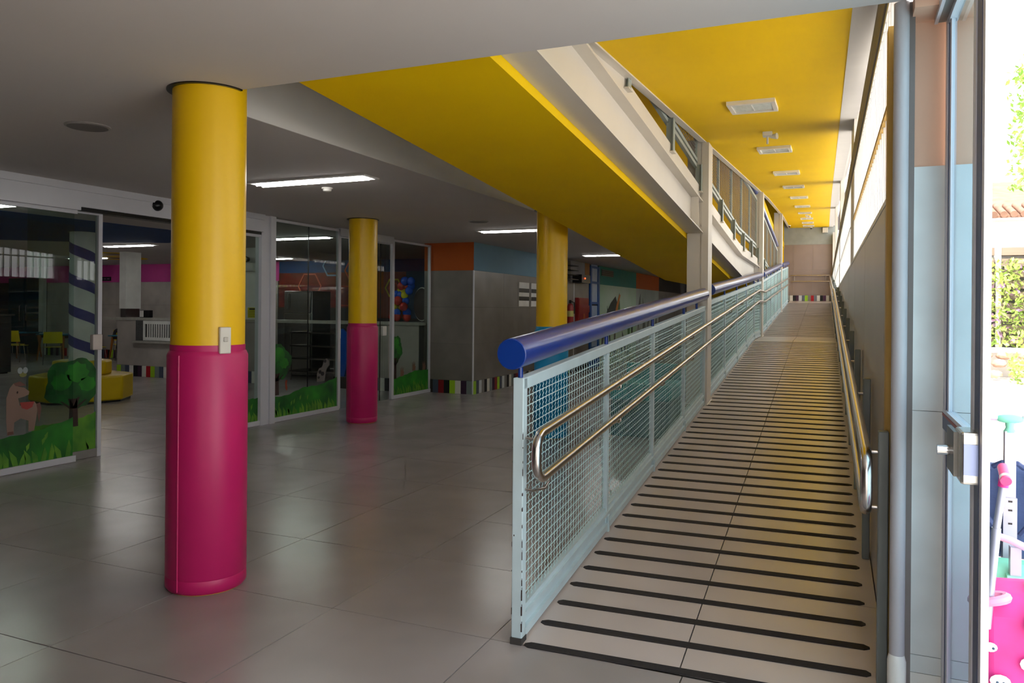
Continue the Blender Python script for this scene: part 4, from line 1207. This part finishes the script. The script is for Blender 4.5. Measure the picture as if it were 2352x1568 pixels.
t = Thing('equipment_shelf', 'dark open shelf rack high beside the blue padded column', 'shelf', (-3.6, 14.2, 2.25))
t.part('back', MB().box(-3.69, -3.66, 13.9, 14.5, 2.26, 2.74), M_dark, smooth=False)
for z in (2.27, 2.38, 2.49, 2.60):
    t.part('shelf', MB().box(-3.66, -3.45, 13.9, 14.5, z, z + .015), mat('dark_metal', '#4a4a4c', rough=.4, metal=.5), smooth=False)
t = Thing('door_3', 'blue glazed door in the hall wall', 'door', (-3.69, 16.6, 0), kind='structure')
M_bdoor = mat('door_blue', '#0f4f9c', rough=.4)
f = MB().box(-3.705, -3.66, 16.16, 16.28, 0, 2.72).box(-3.705, -3.66, 16.85, 17.0, 0, 2.72)
for z in (0, .5, 1.1, 1.7, 2.25, 2.66):
    f.box(-3.705, -3.665, 16.28, 16.85, z, z + .06)
t.part('frame', f, M_bdoor, smooth=False)
for z in (.56, 1.16, 1.76, 2.31):
    t.part('glass_pane', MB().box(-3.695, -3.685, 16.28, 16.85, z, z + .5), mat('frosted_blue', '#a8bcd8', rough=.3), 'pale pane', smooth=False)
t.part('lower_panel', MB().box(-3.695, -3.685, 16.28, 16.85, .06, .5), M_bdoor, smooth=False)
t = Thing('ventilation_grille', 'black ventilation opening on the teal band', 'vent', (-3.69, 17.85, 2.5))
t.part('frame', MB().box(-3.70, -3.685, 17.25, 18.45, 2.50, 2.68), M_dark, smooth=False)
for z in (2.53, 2.58, 2.63):
    t.part('slat', MB().box(-3.686, -3.675, 17.28, 18.42, z, z + .01), M_black, smooth=False)
# painted jungle panels
M_mur = mat('mural_pale_green', '#9cc09a', rough=.6, col2='#c4d4c0', scale=.7)
rnd = random.Random(11)
for (y0, y1, lb, birds) in ((17.02, 21.2, 'painted jungle mural with an orange billed bird under the teal band', 1), (21.2, 24.58, 'paler painted jungle mural under the orange band', 0)):
    t = Thing('wall_mural', lb, 'mural', (-3.69, (y0 + y1) / 2, 0))
    t.part('painted_ground', MB().box(-3.706, -3.692, y0, y1, .0, 2.25), M_mur if birds else mat('mural_pale_grey', '#b4bab2', rough=.6, col2='#98a29a', scale=.7), smooth=False)
    dk = [mat('mural_grey', '#5e6058', rough=.6), mat('mural_leaf', '#3c6a3c', rough=.6), mat('mural_shadow', '#2a3228', rough=.6)]
    for k in range(9):
        yb = y0 + .3 + (y1 - y0 - .6) * k / 8.5
        z0 = rnd.uniform(0.1, .9)
        h = rnd.uniform(.5, 1.2)
        b = rnd.uniform(-.4, .4)
        wd = rnd.uniform(.08, .22)
        t.part('painted_leaf', MB().prism([(yb - .03, z0), (yb + .03, z0), (min(yb + b * .5 + wd, y1 - .02), z0 + h * .55), (min(max(yb + b, y0 + .03), y1 - .03), min(z0 + h, 2.2)), (max(yb + b * .5 - wd, y0 + .02), z0 + h * .6)], (-3.692, -3.688), 'x'), dk[k % 3 if birds else 0], smooth=False)
    if birds:
        bd = t.part('painted_bird', MB().prism([(17.7, 1.3), (18.3, 1.2), (18.75, 1.45), (18.9, 1.75), (18.7, 1.95), (18.2, 1.75), (17.8, 1.5)], (-3.688, -3.685), 'x'), dk[2], 'dark painted bird', smooth=False)
        t.part('beak', MB().prism([(18.6, 1.35), (18.85, 1.45), (19.25, 2.0), (19.1, 2.02), (18.8, 1.7)], (-3.685, -3.682), 'x'), mat('mural_beak', '#c87830', rough=.6), parent=bd, smooth=False)
# teal storage bench seen through the wire mesh
t = Thing('storage_bench', 'teal padded bench box behind the near railing mesh', 'bench', (.2, 6.2, 0))
bevel(t.part('box', MB().box(-.16, .56, 5.80, 6.7, .02, .46), mat('dark_teal_vinyl', '#0c5a5c', rough=.45)), .02)
bevel(t.part('cushion', MB().box(-.18, .58, 5.78, 6.72, .46, .66), mat('teal_vinyl', '#12a0a4', rough=.4)), .04, 3)
bevel(t.part('backrest', MB().box(-.18, .58, 6.6, 6.76, .60, .86), mat('teal_vinyl', '#12a0a4', rough=.4)), .03, 3)

# ================================================================== the entrance at the right
t = Thing('pipe_post', 'grey round pipe post at the near end of the panelled wall', 'post', (2.618, .055, 0))
M_pipeg = mat('grey_pipe_paint', '#aeaaac', rough=.5, var=.05, scale=3)
t.part('shaft', MB().lathe([(.028, .22), (.028, 2.76)], (2.618, .055, 0), 24), M_pipeg)
t.part('sleeve', MB().lathe([(.034, .0), (.034, .20), (.028, .225)], (2.618, .055, 0), 24), M_plw)
single('trim_5', MB().box(2.645, 2.665, .05, .30, 0, 2.76), mat('brown_grey_paint', '#6a625e', rough=.6), 'dark narrow return between the pipe post and the pillar', 'trim', kind='structure', smooth=False)
pl = single('wall_entrance', MB().box(2.668, 2.905, .13, .48, 0, 2.76), mat('salmon_paint', '#dcb196', rough=.7, var=.03, scale=2), 'salmon pillar beside the entrance with grey tiles on its lower part', 'wall', kind='structure', smooth=False)
M_ptile = mat('grey_marbled_tile', '#d6d9d7', rough=.3, var=.08, scale=5)
for z0, z1 in ((.0, .14), (.14, .21), (.21, 1.17), (1.17, 2.13)):
    sub(pl, 'wall_tile', MB().box(2.655, 2.912, .115, .131, z0 + .001, z1 - .001), M_ptile if z0 else M_plw, smooth=False)
sub(pl, 'tile_return', MB().box(2.652, 2.669, .117, .30, .0, 2.13), mat('grey_tile_side', '#8e8e8c', rough=.35), smooth=False)
sub(pl, 'corner_trim', MB().box(2.646, 2.668, .104, .122, .0, 2.132), M_plw, 'bright metal corner strip', smooth=False)
sub(pl, 'lintel', MB().box(2.655, 2.905, -.05, .13, 2.70, 2.76), MATS['salmon_paint'], smooth=False)
# glass entrance leaf, parallel to the ramp
M_bluegl = glassmat('blue_tinted_glass', '#cbe3f0', 1.0)
t = Thing('door_5', 'blue tinted glass entrance door with lock and aluminium stiles', 'door', (2.79, -.3, 0), kind='structure')
M_navy = mat('navy_edge', '#3e4a6e', rough=.4)
t.part('glass', MB().box(2.788, 2.794, -.60, .02, .06, 2.70), M_bluegl, smooth=False)
st = t.part('stile', MB().box(2.775, 2.807, .06, .105, 0.0, 2.69), M_alu, smooth=False)
t.part('stile', MB().box(2.782, 2.80, .0, .045, 0.0, 2.69), M_alu, smooth=False)
t.part('gasket', MB().box(2.780, 2.802, .045, .06, 0.0, 2.69), M_navy, smooth=False)
t.part('stile', MB().box(2.775, 2.807, -.62, -.575, 0.0, 2.72), M_alu, smooth=False)
t.part('edge_channel', MB().box(2.779, 2.803, -.70, -.62, 0.0, 2.72), M_navy, 'navy edge channel', smooth=False)
t.part('stile', MB().box(2.781, 2.801, -.745, -.70, 0.0, 2.72), M_alu, smooth=False)
mr = t.part('middle_rail', MB().box(2.776, 2.806, -.56, .10, 1.045, 1.125), mat('warm_grey_alu', '#8a8682', rough=.4), smooth=False)
t.part('rail_stripe', MB().box(2.773, 2.809, -.56, .10, 1.110, 1.160), M_navy, 'navy stripe', parent=mr, smooth=False)
t.part('rail_stripe', MB().box(2.772, 2.810, -.56, .10, 1.160, 1.170), mat('brick_red', '#a04638', rough=.5), 'thin red stripe', parent=mr, smooth=False)
t.part('rail_cap', MB().box(2.774, 2.808, -.56, .10, 1.170, 1.185), M_alu, parent=mr, smooth=False)
t.part('top_rail', MB().box(2.776, 2.806, -.62, .06, 2.66, 2.72), M_alu, smooth=False)
lk = bevel(t.part('lock', MB().box(2.735, 2.80, -.69, -.56, 1.05, 1.205), M_reflector, 'chrome lock case', smooth=False), .008)
t.part('faceplate', MB().box(2.742, 2.79, -.698, -.689, 1.08, 1.17), mat('steel_blue_plate', '#8f9cc4', rough=.3, metal=.6), parent=lk, smooth=False)
t.part('lock_body', MB().box(2.725, 2.737, -.62, -.46, 1.06, 1.195), mat('dark_steel', '#6c6a66', rough=.35, metal=.8), parent=lk, smooth=False)
t.part('cylinder', MB().tube([(2.74, -.53, 1.125), (2.690, -.53, 1.125)], .016, 14), M_chrome, parent=lk)
h = single('trim_6', MB().box(2.745, 2.80, -3.5, .11, 2.685, 2.76), M_postg, 'aluminium door track above the glass door', 'trim', kind='structure', smooth=False)
sub(h, 'rail_lip', MB().box(2.735, 2.747, -3.5, .11, 2.68, 2.76), M_alu, smooth=False)
single('canopy_beam', MB().box(2.95, 9.0, 2.35, 2.62, 3.44, 3.72), M_white, 'white canopy beam outside above the bags', 'beam', smooth=False)

# ================================================================== school bags standing outside the door
M_navyc = mat('navy_fabric', '#3d5484', rough=.75, var=.12, scale=14, bump=.15, bscale=120)
M_mint = mat('mint_plastic', '#7fd8c4', rough=.4)
M_lav = mat('lavender_grip', '#c8bcdc', rough=.4)
M_polem = mat('grey_trolley_tube', '#aab0c6', rough=.35, metal=.4)
bx, by = 3.12, .86
t = Thing('trolley_backpack', 'navy school backpack on a grey trolley pole with lavender grip', 'backpack', (bx, by, 0))
bevel(t.part('body', MB().hexa([(bx - .20, by - .02, .42), (bx + .20, by - .02, .42), (bx + .20, by + .20, .42), (bx - .20, by + .20, .42), (bx - .17, by + .0, .86), (bx + .17, by + .0, .86), (bx + .17, by + .16, .84), (bx - .17, by + .16, .84)]), M_navyc), .07, 5)
t.part('pole', MB().box(bx - .022, bx + .022, by - .065, by - .025, .12, 1.02), M_polem, smooth=False)
t.part('pole_sleeve', MB().box(bx - .027, bx + .027, by - .069, by - .021, .30, .72), M_polem, smooth=False)
t.part('grip_neck', MB().lathe([(.026, 1.015), (.017, 1.035), (.020, 1.06)], (bx, by - .045, 0), 16), M_mint)
t.part('grip_centre', MB().ball((bx, by - .045, 1.075), .03, 16, 8, (2.0, .9, .7)), M_mint)
t.part('grip', MB().tube([(bx - .125, by - .045, 1.078), (bx - .05, by - .045, 1.078)], .014, 14), M_lav)
t.part('grip', MB().tube([(bx + .05, by - .045, 1.078), (bx + .125, by - .045, 1.078)], .014, 14), M_lav)
for d in (-1, 1):
    t.part('strap', MB().tube([(bx + d * .09, by - .02, .84), (bx + d * .12, by - .05, .76), (bx + d * .11, by - .06, .64), (bx + d * .04, by - .06, .55)], [.022, .026, .022, .014], 8), mat('navy_strap', '#2f4270', rough=.7))
t.part('top_loop', MB().tube([(bx - .06, by - .02, .85), (bx - .03, by - .05, .875), (bx + .03, by - .05, .875), (bx + .06, by - .02, .85)], .012, 8), MATS['navy_strap'])
for z in (.60, .66, .70):
    t.part('pole_hole', MB().box(bx - .008, bx + .008, by - .0705, by - .068, z, z + .008), M_dark, smooth=False)
# mint backpack below
mx, my = 3.10, .58
t = Thing('trolley_backpack', 'mint green school bag with a pastel grip in front of the navy backpack', 'backpack', (mx, my, 0))
bevel(t.part('body', MB().box(mx - .19, mx + .19, my, my + .17, .05, .47), mat('mint_fabric', '#74d0bc', rough=.6)), .05, 4)
t.part('pole', MB().box(mx - .02, mx + .02, my - .03, my + .01, .10, .56), M_polem, smooth=False)
t.part('band', MB().box(mx - .032, mx + .032, my - .035, my + .004, .40, .44), M_mint, smooth=False)
t.part('grip', MB().tube([(mx - .085, my - .02, .605), (mx - .02, my - .03, .59), (mx + .055, my - .05, .56)], .016, 12), mat('pastel_grip', '#b9b4e6', rough=.4, col2='#f0a0b8', scale=9))
t.part('grip_end', MB().ball((mx + .06, my - .052, .557), .019, 12, 8), mat('pink_cap', '#f09cac', rough=.4))
for d in (-.15, .15):
    t.part('wheel', MB().tube([(mx + d - .015, my + .09, .05), (mx + d + .015, my + .09, .05)], .05, 16), M_dark)
# pink trolley bag
M_pinkb = mat('pink_fabric', '#e8409c', rough=.6, var=.15, scale=10)
M_pinkl = mat('light_pink_fabric', '#f29ac0', rough=.6, var=.08, scale=8)
qx, qy = 2.965, -.28
t = Thing('trolley_bag', 'bright pink school trolley bag with printed white faces and a pink grip', 'bag', (qx, qy, 0))
bevel(t.part('body', MB().hexa([(qx - .125, qy - .02, .10), (qx + .16, qy - .02, .10), (qx + .16, qy + .20, .10), (qx - .125, qy + .20, .10), (qx - .125, qy + .02, .58), (qx + .15, qy + .0, .60), (qx + .15, qy + .16, .66), (qx - .125, qy + .16, .64)]), M_pinkb), .05, 4)
bevel(t.part('flap', MB().hexa([(qx - .0, qy - .04, .50), (qx + .155, qy - .05, .48), (qx + .155, qy + .12, .60), (qx + .02, qy + .12, .62), (qx + .03, qy - .02, .58), (qx + .155, qy - .03, .57), (qx + .155, qy + .10, .68), (qx + .05, qy + .10, .70)]), M_pinkl), .012, 2)
t.part('side_panel', MB().box(qx + .09, qx + .158, qy - .032, qy - .018, .14, .50), M_pinkl, smooth=False)
t.part('collar', MB().tube([(qx - .09 + .05 * math.cos(k * PI / 8), qy - .0 + .03 * math.sin(k * PI / 8), .595 + .012 * math.cos(k * PI / 8)) for k in range(17)], .016, 8), M_pinkl)
t.part('pole', MB().tube([(qx - .10, qy - .01, .50), (qx - .075, qy - .02, .84)], .014, 14), M_polem)
t.part('pole', MB().tube([(qx - .075, qy - .02, .84), (qx - .058, qy - .025, .985)], .0115, 14), M_polem)
t.part('grip_neck', MB().tube([(qx - .058, qy - .025, .98), (qx - .054, qy - .026, 1.015)], .016, 12), MATS['pink_fabric'])
t.part('grip', MB().tube([(qx - .055, qy - .058, 1.005), (qx - .05, qy + .03, 1.035)], .0165, 16), mat('hot_pink_grip', '#f0508c', rough=.35))
t.part('grip_ring', MB().tube([(qx - .0545, qy - .048, 1.0085), (qx - .0535, qy - .034, 1.0132)], .0175, 16), M_plw)
rnd = random.Random(2)
for x, z, r in ((-.06, .33, .026), (.03, .40, .03), (-.01, .24, .028), (.07, .30, .024), (-.09, .44, .018), (.12, .55, .022)):
    yy = qy - .02 if z < .5 else qy - .045
    f = t.part('printed_face', MB().ball((qx + x, yy, z), r, 12, 6, (1.2, .12, .9)), mat('print_white', '#f2eef0', rough=.6))
    for d in (-.009, .009):
        t.part('printed_eye', MB().ball((qx + x + d, yy - .0035, z - .002), .0042, 8, 5, (1, .4, 1)), mat('print_blue', '#3a5a78', rough=.5), parent=f)
t.part('wheel_hub', MB().tube([(qx - .03, qy - .06, .13), (qx - .03, qy + .0, .13)], [.035, .045], 16), M_plw)
t.part('base_shell', MB().box(qx - .125, qx + .16, qy - .04, qy + .2, .04, .12), M_plw, smooth=False)

# ================================================================== garden beyond
M_leafA = mat('ivy_leaf', '#c8d878', rough=.5, col2='#86a84c', scale=1.5)
M_leafB = mat('purple_leaf', '#9a7898', rough=.5)
def leaves(n, box, size, seed):
    rnd = random.Random(seed)
    mb = MB()
    for _ in range(n):
        c = Vector((rnd.uniform(*box[0]), rnd.uniform(*box[1]), rnd.uniform(*box[2])))
        u = Vector((rnd.uniform(-1, 1), rnd.uniform(-1, .3), rnd.uniform(-1, 1))).normalized()
        w_ = u.cross(Vector((rnd.uniform(-1, 1), rnd.uniform(-1, 1), rnd.uniform(-1, 1)))).normalized()
        s_ = size * rnd.uniform(.6, 1.3)
        mb.add([c - u * s_, c + w_ * s_ * .5 + Vector((0, -.01, 0)), c + u * s_, c - w_ * s_ * .5], [(0, 1, 2, 3)])
    return mb
t = Thing('green_wall', 'planted garden wall of timber troughs covered in leaves', 'garden wall', (6.3, 18.6, .7))
t.part('backing', MB().box(5.0, 10.5, 18.9, 19.1, -.1, 3.3), M_white, smooth=False)
M_trough = mat('weathered_timber', '#8a7a6c', rough=.8, scale=6, stretch=(.2, 1, 3))
for k in range(9):
    z = .80 + k * .27
    for x in range(7):
        t.part('trough', MB().box(5.25 + x * .75, 5.25 + x * .75 + .62, 18.6, 18.9, z, z + .19), M_trough, smooth=False)
t.part('leaves', leaves(3600, ((5.1, 10.3), (18.3, 18.65), (.75, 2.85)), .075, 3), M_leafA, kind='stuff', smooth=False)
t.part('purple_leaves', leaves(420, ((5.1, 10.3), (18.28, 18.6), (.9, 2.75)), .07, 5), M_leafB, kind='stuff', smooth=False)
for k in range(3):
    for x in (5.17, 5.94, 6.70, 7.46):
        if k == 0:
            t.part('post', MB().box(x - .05, x + .06, 18.52, 18.6, .7, 3.25), M_white, smooth=False)
t.part('sill', MB().box(5.0, 10.5, 18.25, 18.9, .60, .72), M_white, smooth=False)
M_rock = mat('pink_rock', '#b89a88', rough=.85, var=.2, scale=3, bump=.4, bscale=6)
rnd = random.Random(9)
def rock(x, y, z, r, label, seed):
    rn = random.Random(seed)
    mb = MB().ball((x, y, z), r, 12, 8, (1.25, .9, .72))
    mb.v = [(p[0] + rn.uniform(-.05, .05) * r * 2, p[1] + rn.uniform(-.05, .05) * r * 2, p[2] + rn.uniform(-.05, .05) * r * 2) for p in mb.v]
    single('rock', mb, M_rock, label, 'rock', 'border rocks below the green wall', origin=(x, y, z - r * .72))
k = 0
for row, (yy, zz, n_) in enumerate(((17.75, .12, 6), (17.95, .36, 6), (18.10, .54, 5))):
    for i in range(n_):
        x = 5.3 + i * .42 + row * .13 + rnd.uniform(-.05, .05)
        rock(x, yy + rnd.uniform(-.05, .05), zz, rnd.uniform(.12, .138), '%s pinkish rock from the left in the %s row under the green wall' % (('first', 'second', 'third', 'fourth', 'fifth', 'sixth')[i], ('bottom', 'middle', 'top')[row]), k)
        k += 1
t = Thing('garden_planter', 'low white planter with a leafy shrub on the paving', 'planter', (5.95, 14.6, 0))
t.part('box', MB().box(5.52, 6.5, 14.3, 14.9, -.02, .16), M_white, smooth=False)
t.part('leaves', leaves(420, ((5.5, 6.5), (14.3, 14.8), (.15, .75)), .06, 8), M_leafA, kind='stuff', smooth=False)
t = Thing('tree', 'green garden tree reaching in at the upper right edge', 'tree', (6.3, 12.3, 0))
t.part('trunk', MB().tube([(6.3, 12.3, -.05), (6.25, 12.3, 2.2), (6.1, 12.2, 3.6), (5.8, 12.1, 4.6)], [.14, .11, .07, .02], 10), M_trunk)
t.part('crown', leaves(3000, ((5.15, 7.2), (11.5, 13.0), (3.75, 5.9)), .06, 12), mat('tree_leaf', '#a4c860', rough=.5, col2='#78a440', scale=1), kind='stuff', smooth=False)
t = Thing('house', 'white house behind the green wall with a clay tile roof edge', 'building', (8.5, 25, 0))
t.part('wall', MB().box(6.55, 16, 24.2, 30, -.1, 4.4), M_white, smooth=False)
M_clay = mat('clay_tile', '#8e6c5a', rough=.8, var=.2, scale=3)
rf = t.part('roof', MB().hexa([(6.3, 23.8, 4.42), (16, 23.8, 4.42), (16, 30, 6.3), (6.3, 30, 6.3), (6.3, 23.8, 4.5), (16, 23.8, 4.5), (16, 30, 6.4), (6.3, 30, 6.4)]), M_clay, smooth=False)
for i in range(22):
    x = 6.4 + i * .26
    t.part('roof_tile', MB().tube([(x, 23.72, 4.52), (x, 25.2, 4.97)], [.10, .08], 10), M_clay, parent=rf)
